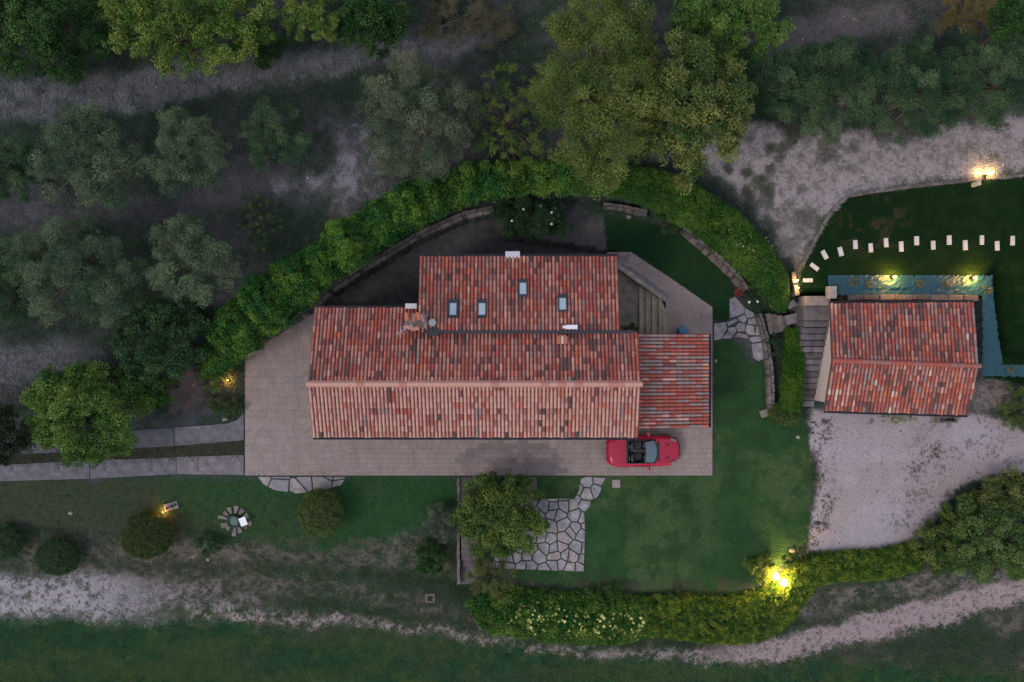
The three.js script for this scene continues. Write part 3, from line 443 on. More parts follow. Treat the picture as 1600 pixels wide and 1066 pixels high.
  slope(lr, bS, bN, aS, aN, 26, 11, (u, v, p, r) => { const g = fbm(p.x * 0.9, p.z * 7, 2); return r() < 0.25 ? leanPick(r()) : g > 0.55 ? 5 : g > 0.40 ? 3 : leanPick(r()); }, 46);
  barGutter(lr, bN.clone().add(V3(0.09, 0, 0)), bS.clone().add(V3(0.09, 0, 0)), 0.17);
  mesh('flashing', box(0.2, 0.06, 5.42, 7.1, lW + 0.05, 2.29), std(RGB(0.30, 0.10, 0.075), 0.9), lr);
  // chimney with four tilted clay tiles, antenna
  const c0 = at(655, 501, 4.7), ch = mesh('chimney', merge([box(1.05, 1.3, 0.62, c0.x - 0.1, 4.55, c0.z + 0.06), box(1.2, 0.08, 0.76, c0.x - 0.1, 5.24, c0.z + 0.06)]), stoneMat(0.30, 0.24, 0.215), house, 'wide chimney with broken clay tiles on top');
  const capG = arcTile(0.14, 0.12, 0.44, 0.02, 6, false); let ci = 0;
  for (const [dx, dz, ry, mi] of [[-0.45, -0.1, 0.1, 2], [-0.1, -0.05, -0.2, 4], [0.2, -0.12, 0.15, 2], [0.45, -0.05, 0.4, 5], [-0.2, 0.3, 1.4, 1], [0.2, 0.32, 1.7, 1]]) { const o = mesh('cap_tile', capG, tileMats[mi], ch); o.position.set(c0.x + dx - 0.1, 5.34 + 0.03 * (ci++ % 3), c0.z + dz + 0.1); o.rotation.set(-Math.PI / 2 + 0.25, 0, ry); }
  const fl = at(683, 506, 4.9); mesh('flue', merge([cyl(0.15, 0.15, 1.1, 16, fl.x - 0.2, 4.9, fl.z - 0.05), cyl(0.2, 0.2, 0.05, 16, fl.x - 0.2, 5.52, fl.z - 0.05)]), std(RGB(0.25, 0.28, 0.30), 0.4, { metalness: 0.6 }), house, 'grey metal flue beside the wide chimney');
  mesh('dark_gap_block', box(0.55, 0.3, 0.42, fl.x - 0.25, 4.36, fl.z + 0.46), gutterMat, house);  // solid near-black block; the shade of a roof gap put into its colour
  const mast = c0.clone().add(V3(-0.62, 0, 0.5)); mesh('antenna', merge([cyl(0.018, 0.018, 1.6, 8, mast.x, 5.2, mast.z), box(1.0, 0.02, 0.02, mast.x, 5.95, mast.z, 0.5), ...[-0.4, -0.2, 0, 0.2, 0.4].map((t) => box(0.02, 0.02, 0.4 - Math.abs(t) * 0.3, mast.x + t * Math.cos(0.5), 5.95, mast.z - t * Math.sin(0.5), 0.5))]), std(RGB(0.45, 0.43, 0.43), 0.5, { metalness: 0.5 }), house);
  // vents and white boxes
  const white = std(RGB(0.66, 0.66, 0.70), 0.7);
  const v1 = at(892, 511, 4.6); mesh('white_vent', merge([rbox(0.62, 0.5, 0.24, 0.02, v1.x + 0.06, 4.4, v1.z), rbox(0.24, 0.36, 0.16, 0.02, v1.x - 0.33, 4.4, v1.z)]), white, house, 'white vent box standing at the top of the wing roof');
  const v2 = at(801, 398, 3.2); mesh('white_vent', rbox(0.84, 0.26, 0.4, 0.03, v2.x, 3.08, v2.z), std(RGB(0.46, 0.47, 0.52), 0.7), house, 'white box below the north eave of the wing');
  const v3 = at(643, 478, 3.6); mesh('white_vent', rbox(0.66, 0.24, 0.3, 0.03, v3.x, hN(zN1) + 0.08, v3.z + 0.02), std(RGB(0.5, 0.5, 0.52), 0.7), house, 'white box at the north eave beside the wing');
  const vt = at(879, 529, 4.5), vo = mesh('vent_tile', merge([box(0.42, 0.12, 0.5, vt.x, 4.36, vt.z + 0.05)]), tileMats[1], house, 'small tiled roof vent below the white vent box'); const vg = arcTile(0.1, 0.09, 0.42, 0.016, 6, false);
  for (const [dx, mi] of [[-0.2, 2], [0, 7], [0.2, 2]]) { const o = mesh('vent_cap', vg, tileMats[mi], vo); o.position.set(vt.x + dx, 4.44, vt.z + 0.3); o.rotation.x = -Math.PI / 2; }
}
{ // ------------------------------------------------------------- the outbuilding
  const barn = thing('outbuilding', 'small tiled outbuilding between the grey steps and the gravel yard', 'outbuilding');
  const TL = V3(18.2, 3.1, -2.12), TR = V3(26.46, 3.1, -2.2), RL = V3(17.98, 3.92, 1.08), RR = V3(26.2, 3.92, 1.40), BL = V3(17.98, 2.9, 3.98), BR = V3(26.3, 2.9, 4.24);
  const gw = std(RGB(0.52, 0.45, 0.41), 0.9, { bumpMap: grainBump, bumpScale: 0.01 });
  mesh('wall', prism([[18.55, -1.75], [25.95, -1.8], [25.9, 3.9], [18.5, 3.62]], -0.1, 2.85), gw, barn);
  const gable = (x) => { const s = new THREE.Shape([[-1.75, 2.85], [3.62, 2.85], [3.62, 2.86], [1.1, 3.74], [-1.75, 3.02]].map((p) => new THREE.Vector2(...p))); const g = new THREE.ExtrudeGeometry(s, { depth: 0.3, bevelEnabled: false }); g.applyMatrix4(new THREE.Matrix4().makeBasis(V3(0, 0, 1), V3(0, 1, 0), V3(-1, 0, 0)).setPosition(x, 0, 0)); return g; };
  mesh('gable', gable(18.83), gw, barn); mesh('gable', gable(25.9), gw, barn);
  mesh('door', box(2.0, 2.1, 0.1, 22, 1.05, 3.83), std(RGB(0.12, 0.075, 0.05), 0.7), barn);
  const roof = mesh('roof', merge([deck([BL, BR, RR, RL], 0.12), deck([RL, RR, TR, TL], 0.12)]), deckMat, barn);
  slope(roof, BL, BR, RL, RR, 39, 9, mossy(barnPick, 0.40), 51, (i, j) => j > 5);
  slope(roof, TR, TL, RR, RL, 39, 10, mossy(barnPick, 0.50), 52, (i, j) => j > 6);
  ridge(roof, RL.clone().add(V3(-0.04, 0.05, 0)), RR.clone().add(V3(0.04, 0.05, 0)), 0.14, 20, (r) => (r() < 0.5 ? 3 : 4), 53);
  barGutter(roof, BL.clone().add(V3(0, -0.02, 0.09)), BR.clone().add(V3(0, -0.02, 0.09)), 0.14);
  barGutter(roof, TL.clone().add(V3(0, -0.02, -0.09)), TR.clone().add(V3(0, -0.02, -0.09)), 0.14);
  mesh('downpipe', merge([cyl(0.04, 0.04, 2.8, 10, 26.05, 1.4, 4.0)]), gutterMat, barn);
}

// ---------------------------------------------------------------- vegetation
function leafGeo(n, len, wid, seed, shape = 'ball') {                // a clump of n leaves filling a ball of radius one
  const r = rng(seed), P = [], N = [];
  for (let i = 0; i < n; i++) {
    let d; do d = V3(r() * 2 - 1, r() * 2 - 1, r() * 2 - 1); while (d.length() > 1 || d.length() < 0.05);
    const c = d.clone().setLength(Math.pow(d.length(), 0.8) * (0.85 + 0.35 * r())), nrm = d.clone().normalize().multiplyScalar(0.8).add(V3((r() - 0.5) * 1.6, (r() - 0.2) * 1.6, (r() - 0.5) * 1.6)).normalize();
    const a = V3(r() - 0.5, r() - 0.5, r() - 0.5).cross(nrm).normalize(), b = nrm.clone().cross(a), L = len * (0.7 + 0.6 * r()), W = wid * (0.7 + 0.6 * r());
    const q = [c.clone().addScaledVector(a, -L / 2), c.clone().addScaledVector(b, W / 2).addScaledVector(nrm, L * 0.06), c.clone().addScaledVector(a, L / 2), c.clone().addScaledVector(b, -W / 2).addScaledVector(nrm, L * 0.06)];
    const up = q[1].clone().sub(q[0]).cross(q[2].clone().sub(q[0])).dot(nrm) > 0; for (const k of up ? [0, 1, 2, 0, 2, 3] : [0, 2, 1, 0, 3, 2]) P.push(q[k].x, q[k].y, q[k].z);
  }
  const g = new THREE.BufferGeometry(); g.setAttribute('position', new THREE.Float32BufferAttribute(P, 3)); g.computeVertexNormals(); return g;
}
const clumps = { olive: leafGeo(90, 0.42, 0.10, 1), broad: leafGeo(56, 0.44, 0.26, 2), fine: leafGeo(110, 0.26, 0.12, 3), hedge: leafGeo(60, 0.36, 0.22, 4), sparse: leafGeo(34, 0.40, 0.22, 5), spike: leafGeo(60, 0.9, 0.07, 6) };
const leafMat = new THREE.MeshPhysicalMaterial({ color: RGB(1, 1, 1), roughness: 0.7, specularIntensity: 0.22, side: THREE.DoubleSide });
const barkMat = std(RGB(0.10, 0.08, 0.065), 0.95, { bumpMap: grainBump, bumpScale: 0.02 });
function scatter(parent, name, geo, list) { const o = new THREE.InstancedMesh(geo, leafMat, list.length); list.forEach(([m, c], i) => { o.setMatrixAt(i, m); o.setColorAt(i, c); }); o.name = name; o.userData.kind = 'stuff'; shade(o); parent.add(o); return o; }
const Q = new THREE.Quaternion(), E = new THREE.Euler();
function clumpAt(p, s, r, col, flatY = 0.8) { E.set(r() * 6.3, r() * 6.3, r() * 6.3); Q.setFromEuler(E); const m = new THREE.Matrix4().compose(p, Q, V3(s * (0.8 + 0.4 * r()), s * flatY, s * (0.8 + 0.4 * r()))); return [m, col]; }
const tint = (cols, r, n) => { const t = clamp(n), a = cols[0], b = cols[1], k = (0.78 + 0.44 * r()) * 1.14; return RGB(lerp(a[0], b[0], t) * k, lerp(a[1], b[1], t) * k, lerp(a[2], b[2], t) * k); };
function limb(a, b, r0, r1) { const d = b.clone().sub(a), g = new THREE.CylinderGeometry(r1, r0, d.length(), 7, 1, false); g.applyMatrix4(new THREE.Matrix4().compose(a.clone().lerp(b, 0.5), new THREE.Quaternion().setFromUnitVectors(V3(0, 1, 0), d.clone().normalize()), V3(1, 1, 1))); return g; }
const KIND = {
  olive: { geo: 'olive', cols: [[0.032, 0.072, 0.040], [0.140, 0.185, 0.098]], clump: 0.34, lobes: 44, lobe: 0.165, dens: 0.9, flat: 0.62 },
  yellow: { geo: 'broad', cols: [[0.032, 0.090, 0.016], [0.165, 0.225, 0.045]], clump: 0.30, lobes: 60, lobe: 0.13, dens: 0.8, flat: 0.6 },
  robinia: { geo: 'fine', cols: [[0.040, 0.078, 0.018], [0.150, 0.185, 0.046]], clump: 0.40, lobes: 60, lobe: 0.15, dens: 0.75, flat: 0.55 },
  green: { geo: 'broad', cols: [[0.026, 0.088, 0.018], [0.135, 0.215, 0.045]], clump: 0.28, lobes: 54, lobe: 0.15, dens: 0.95, flat: 0.7 },
  dark: { geo: 'broad', cols: [[0.012, 0.048, 0.013], [0.048, 0.105, 0.026]], clump: 0.30, lobes: 40, lobe: 0.18, dens: 1.0, flat: 0.75 },
  teal: { geo: 'olive', cols: [[0.010, 0.040, 0.020], [0.088, 0.148, 0.064]], clump: 0.32, lobes: 48, lobe: 0.16, dens: 1.1, flat: 0.7 },
  sparse: { geo: 'sparse', cols: [[0.065, 0.12, 0.022], [0.18, 0.23, 0.035]], clump: 0.26, lobes: 46, lobe: 0.12, dens: 0.9, flat: 0.6 },
  brown: { geo: 'fine', cols: [[0.060, 0.060, 0.034], [0.115, 0.108, 0.060]], clump: 0.32, lobes: 30, lobe: 0.16, dens: 0.5, flat: 0.6 },
  ball: { geo: 'hedge', cols: [[0.022, 0.054, 0.024], [0.048, 0.090, 0.036]], clump: 0.15, lobes: 0, dens: 1.5, flat: 1 },
  ballOlive: { geo: 'hedge', cols: [[0.050, 0.085, 0.022], [0.125, 0.155, 0.050]], clump: 0.16, lobes: 0, dens: 1.5, flat: 1 },
};
// a tree or shrub: centre of its crown in the photograph, half width and half depth there, total height
function tree(name, label, category, px, py, rx, ry, height, kind, seed, more = {}) {
  const k = { ...KIND[kind], ...more }, r = rng(seed);
  const grow = name === 'olive_tree' ? 1.0 : 1.05; rx *= grow; ry *= grow; let base = on(px, py), top = base.y + height, mid = top - Math.min(height * 0.5, 0.75 * k.flat * (rx + ry) / 2 / S);
  const c = at(px, py, mid); base = V3(c.x, T(c.x, c.z), c.z); top = base.y + height;
  const sc = (H - mid) / H / S, RX = rx * sc, RZ = ry * sc, RY = Math.max(0.25, Math.min(height * 0.55, (RX + RZ) / 2 * k.flat)), cy = height - RY;
  const o = thing(name, label, category, V3(c.x, base.y, c.z), 0, more.group), list = [], wood = [];
  const tr = clamp(Math.min(RX, RZ) * (kind === 'sparse' ? 0.022 : 0.05), 0.02, 0.2), fork = V3((r() - 0.5) * 0.3, Math.max(0.1, cy - RY * 0.55), (r() - 0.5) * 0.3);
  wood.push(limb(V3(0, -0.15, 0), fork, tr * 1.25, tr));
  const lobes = [];
  if (!k.lobes) lobes.push([V3(0, cy, 0), RX, RY, RZ]);
  for (let i = 0; i < k.lobes; i++) {
    const a = i * 2.39996 + r() * 0.9, q = Math.sqrt((i + 0.5) / k.lobes), rad = q * (1 - k.lobe * 0.85) * (0.9 + 0.18 * r()), p = V3(Math.cos(a) * rad * RX, cy + RY * (Math.sqrt(Math.max(0, 1 - rad * rad)) * (0.3 + 0.65 * r()) - 0.25 * q - (r() < 0.3 ? 0.7 * r() : 0)), Math.sin(a) * rad * RZ), f = k.lobe * (0.75 + 0.55 * r()), m = (RX + RZ) / 2;
    lobes.push([p, f * m, f * m * 0.75, f * m]);
    if (i % 2 === 0) { const j = fork.clone().lerp(p, 0.55).add(V3((r() - 0.5) * 0.3 * RX, (0.12 + 0.2 * r()) * RY, (r() - 0.5) * 0.3 * RZ)); wood.push(limb(fork, j, tr * 0.55, tr * 0.34), limb(j, p, tr * 0.34, tr * 0.12)); }
  }
  for (const [p, a, b, d] of lobes) {
    const s0 = Math.min(k.clump, a * 0.75), n = Math.ceil(k.dens * (k.lobes ? 9.5 : 11) * (a * d + a * b) / (s0 * s0) * 0.36), tone = r(), side = clamp(0.5 - p.x / RX * 0.16 + p.z / RZ * 0.05);
    for (let i = 0; i < n; i++) {
      let v; do v = V3(r() * 2 - 1, r() * 2 - 1, r() * 2 - 1); while (v.length() > 1 || v.length() < 0.1); v.normalize(); if (v.y < -0.15) v.y *= -1;
      const stray = k.lobes && r() < 0.10, q = stray ? 1.05 + 0.5 * r() : k.lobes ? 0.5 + 0.52 * r() : (0.90 + 0.05 * r()) * (0.94 + 0.14 * fbm(v.x * 2.5 + seed, v.z * 2.5 + v.y * 2, 2)), w = V3(p.x + v.x * a * q, p.y + v.y * b * q, p.z + v.z * d * q);
      list.push(clumpAt(w, s0 * (stray ? 0.4 + 0.3 * r() : 0.45 + 0.8 * r()), r, tint(k.cols, r, tone * 0.75 + 0.45 * r() - 0.12 + (k.mottle ? (fbm(w.x * 2 + seed, w.z * 2, 2) - 0.5) * k.mottle : 0)), 0.8));
    }
  }
  if (!k.lobes) { const core = new THREE.SphereGeometry(1, 20, 14); core.scale(RX * 0.9, RY * 0.9, RZ * 0.9).translate(0, cy, 0); mesh('dark_core_ball', core, std(RGB(0.012, 0.024, 0.010), 1), o); }  // dark solid ball added inside; gives the gaps between clumps their shade
  mesh('trunk', merge(wood), barkMat, o);
  scatter(o, 'crown', clumps[k.geo], list);
  return o;
}
const OL = 'olive trees on the hillside west of the house';
tree('olive_tree', 'grey-green olive tree just below the pale path, second column from the left edge', 'tree', 138, 245, 88, 88, 5.5, 'olive', 101, {});
tree('olive_tree', 'round olive tree east of the largest one, below the pale path', 'tree', 288, 235, 66, 72, 5, 'olive', 102);
tree('olive_tree', 'thin dim olive tree beside the pale gravel patch', 'tree', 430, 210, 58, 60, 4, 'teal', 103, { dens: 0.6 });
tree('olive_tree', 'dark olive tree cut by the left edge, north of the grey strip', 'tree', 14, 262, 52, 58, 4.5, 'teal', 104);
tree('olive_tree', 'largest grey-green olive tree, open in the middle, west of the wild hedge', 'tree', 118, 422, 104, 92, 5.5, 'olive', 105, { lobes: 56, lobe: 0.15 });
tree('olive_tree', 'olive tree with a dark hollow in its crown, nearest to the wild hedge', 'tree', 295, 410, 78, 76, 5, 'olive', 106, {});
tree('olive_tree', 'dark olive tree half cut by the left edge, south of the grey strip', 'tree', 12, 440, 54, 66, 4.5, 'teal', 107);
tree('olive_tree', 'large brownish olive tree with dark gaps, north of the house hedge', 'tree', 652, 180, 90, 112, 6, 'olive', 108, { lobes: 60, lobe: 0.15, cols: [[0.034, 0.068, 0.040], [0.15, 0.165, 0.095]] });
tree('laurel_tree', 'dark green bushy tree joined to the west end of the wild hedge', 'tree', 240, 530, 76, 70, 3.6, 'dark', 109, { cols: [[0.022, 0.058, 0.024], [0.05, 0.10, 0.036]] });
tree('bay_tree', 'big rounded bright green tree overhanging the two-track drive', 'tree', 132, 642, 92, 82, 5, 'green', 110, { lobes: 80, lobe: 0.14, dens: 1.05 });
tree('shrub', 'dark shrub behind the big rounded tree by the drive', 'shrub', 226, 600, 46, 42, 2.4, 'dark', 111);
tree('dark_tree', 'nearly black tree cut by the left edge beside the drive', 'tree', 4, 676, 46, 50, 3.6, 'dark', 112, { cols: [[0.014, 0.028, 0.014], [0.03, 0.045, 0.02]] });
tree('evergreen_tree', 'dark evergreen tree in the top left corner', 'tree', 62, 46, 112, 72, 5, 'dark', 113, { lobes: 60, lobe: 0.14 });
tree('plum_tree', 'large yellow-green tree at the top edge, above the pale path', 'tree', 292, 36, 138, 82, 6, 'yellow', 114, { lobes: 90, lobe: 0.11 });
tree('shrub', 'dark green shrub between two yellow-green trees at the top edge', 'shrub', 405, 68, 44, 36, 2.4, 'dark', 115);
tree('plum_tree', 'smaller yellow-green tree at the top edge next to a dark shrub', 'tree', 488, 18, 50, 46, 4.5, 'yellow', 116);
tree('evergreen_tree', 'dark green rounded tree at the top edge, right of the yellow-green trees', 'tree', 578, 34, 62, 54, 4, 'dark', 117, {});
tree('dry_bush', 'dry brown thorny bush at the top edge over the rough ground', 'bush', 725, 30, 90, 44, 1.8, 'brown', 118, { dens: 0.45 });
tree('young_locust_tree', 'sparse yellow-green sapling between the large olive tree and the tallest tree', 'tree', 792, 188, 66, 92, 4, 'sparse', 119, { lobes: 90, lobe: 0.075, dens: 0.6, clump: 0.22, cols: [[0.04, 0.095, 0.016], [0.15, 0.20, 0.035]] });
tree('sapling', 'thin yellow-leaved sapling beside the olive tree with the dark hollow', 'sapling', 404, 350, 42, 44, 1.6, 'sparse', 120, { lobes: 34, lobe: 0.07, dens: 0.7, clump: 0.18, cols: [[0.04, 0.075, 0.02], [0.15, 0.17, 0.035]] });
tree('locust_tree', 'tallest tree, brownish green and feathery, leaning over the hedge north of the house', 'tree', 940, 138, 114, 152, 8.5, 'robinia', 121, { lobes: 110, lobe: 0.125 });
tree('mulberry_tree', 'broad mixed green and yellow tree right of the tallest tree', 'tree', 1075, 160, 102, 118, 7.5, 'yellow', 122, { lobes: 90, lobe: 0.12, cols: [[0.034, 0.078, 0.022], [0.165, 0.185, 0.05]] });
tree('walnut_tree', 'leafy green tree at the top edge right of the tallest tree', 'tree', 1135, 34, 96, 60, 5.5, 'green', 123, { lobes: 64, lobe: 0.13 });
tree('holm_oak', 'dark grey-green tree touching the mulberry-like tree, west end of the dark row', 'tree', 1212, 128, 66, 62, 4.5, 'teal', 124);
tree('holm_oak', 'broad dark grey-green tree in the middle of the dark row, above bare soil', 'tree', 1305, 132, 84, 76, 5, 'teal', 125, { lobes: 60, lobe: 0.14 });
tree('holm_oak', 'dark tree reaching lowest over the gravel path', 'tree', 1440, 138, 82, 78, 5, 'teal', 126, { lobes: 60, lobe: 0.14 });
tree('holm_oak', 'dark tree cut by the right edge at the end of the dark row', 'tree', 1562, 118, 72, 78, 5, 'teal', 127, {});
tree('holm_oak', 'dark treetop behind the row near the top right corner', 'tree', 1590, 34, 44, 48, 4.5, 'dark', 128);
tree('dry_bush', 'yellow-brown feathery bush near the top right corner', 'bush', 1512, 18, 58, 36, 2.6, 'brown', 129, { cols: [[0.085, 0.075, 0.03], [0.17, 0.135, 0.045]], dens: 0.7 });
tree('elder_tree', 'large leafy tree with bare twigs at the lower right, beside the gravel yard', 'tree', 1548, 846, 76, 62, 3.0, 'green', 130, { lobes: 70, lobe: 0.13, cols: [[0.022, 0.068, 0.022], [0.125, 0.185, 0.052]] });
tree('shrub', 'green shrub joining the end of the privet hedge to the large leafy tree', 'shrub', 1470, 856, 46, 42, 2.0, 'green', 160, { cols: [[0.026, 0.066, 0.018], [0.12, 0.155, 0.04]] });
tree('shrub', 'yellow-green shrub at the right edge, along the south side of the gravel track', 'shrub', 1572, 778, 58, 36, 2.2, 'green', 161, { cols: [[0.034, 0.07, 0.02], [0.15, 0.165, 0.05]] });
tree('shrub', 'mid-green shrub at the right edge above the dirt track', 'shrub', 1604, 872, 40, 34, 1.8, 'green', 162, {});
tree('shrub', 'low green shrub filling the gap between the gravel yard and the large leafy tree', 'shrub', 1508, 806, 38, 34, 1.8, 'green', 163, { cols: [[0.024, 0.068, 0.018], [0.115, 0.165, 0.04]] });
tree('shrub', 'dense green shrub at the right edge above the gravel yard corner', 'shrub', 1598, 640, 36, 40, 1.6, 'sparse', 131, { cols: [[0.05, 0.085, 0.025], [0.12, 0.15, 0.04]] });
tree('viburnum', 'large yellow-green shrub on the south edge of the terrace', 'shrub', 782, 806, 76, 68, 3.2, 'green', 132, { lobes: 70, lobe: 0.14, cols: [[0.024, 0.070, 0.016], [0.135, 0.185, 0.04]], dens: 1.0 });
tree('shrub', 'olive-green shrub south of the largest terrace shrub, above the flowering hedge', 'shrub', 768, 902, 38, 42, 2.6, 'green', 133, { cols: [[0.05, 0.08, 0.022], [0.12, 0.135, 0.04]], lobes: 20 });
tree('rose_bush', 'grey-green rose bush at the wall by the stairs to the meadow', 'bush', 692, 815, 28, 30, 1.4, 'teal', 134, { lobes: 34, clump: 0.18, dens: 1.1, cols: [[0.04, 0.075, 0.045], [0.14, 0.17, 0.12]] });
tree('shrub', 'small dark shrub at the foot of the wall by the stairs to the meadow', 'shrub', 675, 872, 27, 28, 1.3, 'dark', 135, { lobes: 34, clump: 0.17, dens: 1.2 });
tree('shrub', 'irregular green bush beside the well', 'shrub', 327, 850, 26, 20, 0.9, 'dark', 136, { lobes: 14, clump: 0.18, cols: [[0.02, 0.06, 0.022], [0.045, 0.10, 0.034]] });
tree('flowering_plant', 'small plant with reddish tips between the well and the olive-brown ball shrub', 'plant', 425, 824, 11, 10, 0.5, 'sparse', 137, { lobes: 8, clump: 0.12, cols: [[0.16, 0.09, 0.02], [0.10, 0.16, 0.03]], dens: 1.4 });
tree('ball_shrub', 'dark clipped ball shrub cut by the left edge', 'shrub', 10, 846, 28, 25, 1.4, 'ball', 138);
tree('ball_shrub', 'dark clipped oval shrub standing alone on the dry ground', 'shrub', 93, 869, 34, 27, 1.6, 'ball', 139);
tree('ball_shrub', 'clipped round shrub lit orange by the garden lamp beside it', 'shrub', 231, 836, 39, 35, 1.9, 'ball', 140, { cols: [[0.036, 0.064, 0.018], [0.095, 0.115, 0.038]] });
tree('ball_shrub', 'olive-brown clipped ball shrub below the half-round flagstones', 'shrub', 501, 802, 33, 37, 1.9, 'ballOlive', 141);
tree('hydrangea', 'dark bush with a few white flowers behind the north wing', 'bush', 830, 342, 68, 34, 1.8, 'dark', 142, { lobes: 26, clump: 0.22, cols: [[0.018, 0.046, 0.018], [0.04, 0.08, 0.03]] });
tree('shrub', 'round dark shrub between the two stone walls of the small lawn', 'shrub', 1044, 343, 26, 24, 1.4, 'dark', 143, { lobes: 14, clump: 0.18, cols: [[0.022, 0.058, 0.018], [0.06, 0.11, 0.03]] });
tree('rose_bush', 'dark rose bush with pale blooms beside the red pot', 'bush', 1188, 468, 26, 22, 1.3, 'dark', 144, { lobes: 14, clump: 0.18, cols: [[0.018, 0.05, 0.026], [0.04, 0.075, 0.036]] });
tree('juniper', 'dark spiky blue-green shrub beside the narrow hedge', 'shrub', 1216, 541, 16, 24, 1.2, 'teal', 145, { lobes: 10, clump: 0.2, geo: 'spike', cols: [[0.022, 0.055, 0.038], [0.05, 0.09, 0.055]] });
tree('shrub', 'yellow-brown rounded shrub at the south end of the narrow hedge', 'shrub', 1226, 645, 23, 17, 0.9, 'ballOlive', 146);
tree('shrub', 'low dark shrub at the edge of the lawn in front of the flowering hedge', 'shrub', 945, 924, 36, 12, 0.7, 'dark', 147, { lobes: 12, clump: 0.16 });
tree('shrub', 'small round green shrub on the lawn edge near the privet hedge', 'shrub', 1056, 932, 18, 14, 0.7, 'dark', 148, { lobes: 10, clump: 0.14, cols: [[0.03, 0.065, 0.02], [0.06, 0.10, 0.03]] });
tree('vine', 'yellow-green creeper under the south eave of the outbuilding', 'plant', 1402, 654, 34, 8, 0.8, 'sparse', 149, { lobes: 16, clump: 0.16 });
tree('shrub', 'yellow-green bush glowing by the wall lamp at the end of the drive', 'shrub', 330, 586, 22, 34, 1.4, 'green', 150, { lobes: 16, clump: 0.22 });
tree('shrub', 'low green bush at the corner of the drive and terrace', 'shrub', 352, 634, 30, 20, 0.7, 'green', 151, { lobes: 14, clump: 0.18, cols: [[0.03, 0.065, 0.02], [0.065, 0.10, 0.03]] });
tree('potted_plant', 'dark leafy plant at the bottom of the court steps', 'plant', 984, 513, 15, 9, 0.8, 'dark', 152, { lobes: 8, clump: 0.14 });

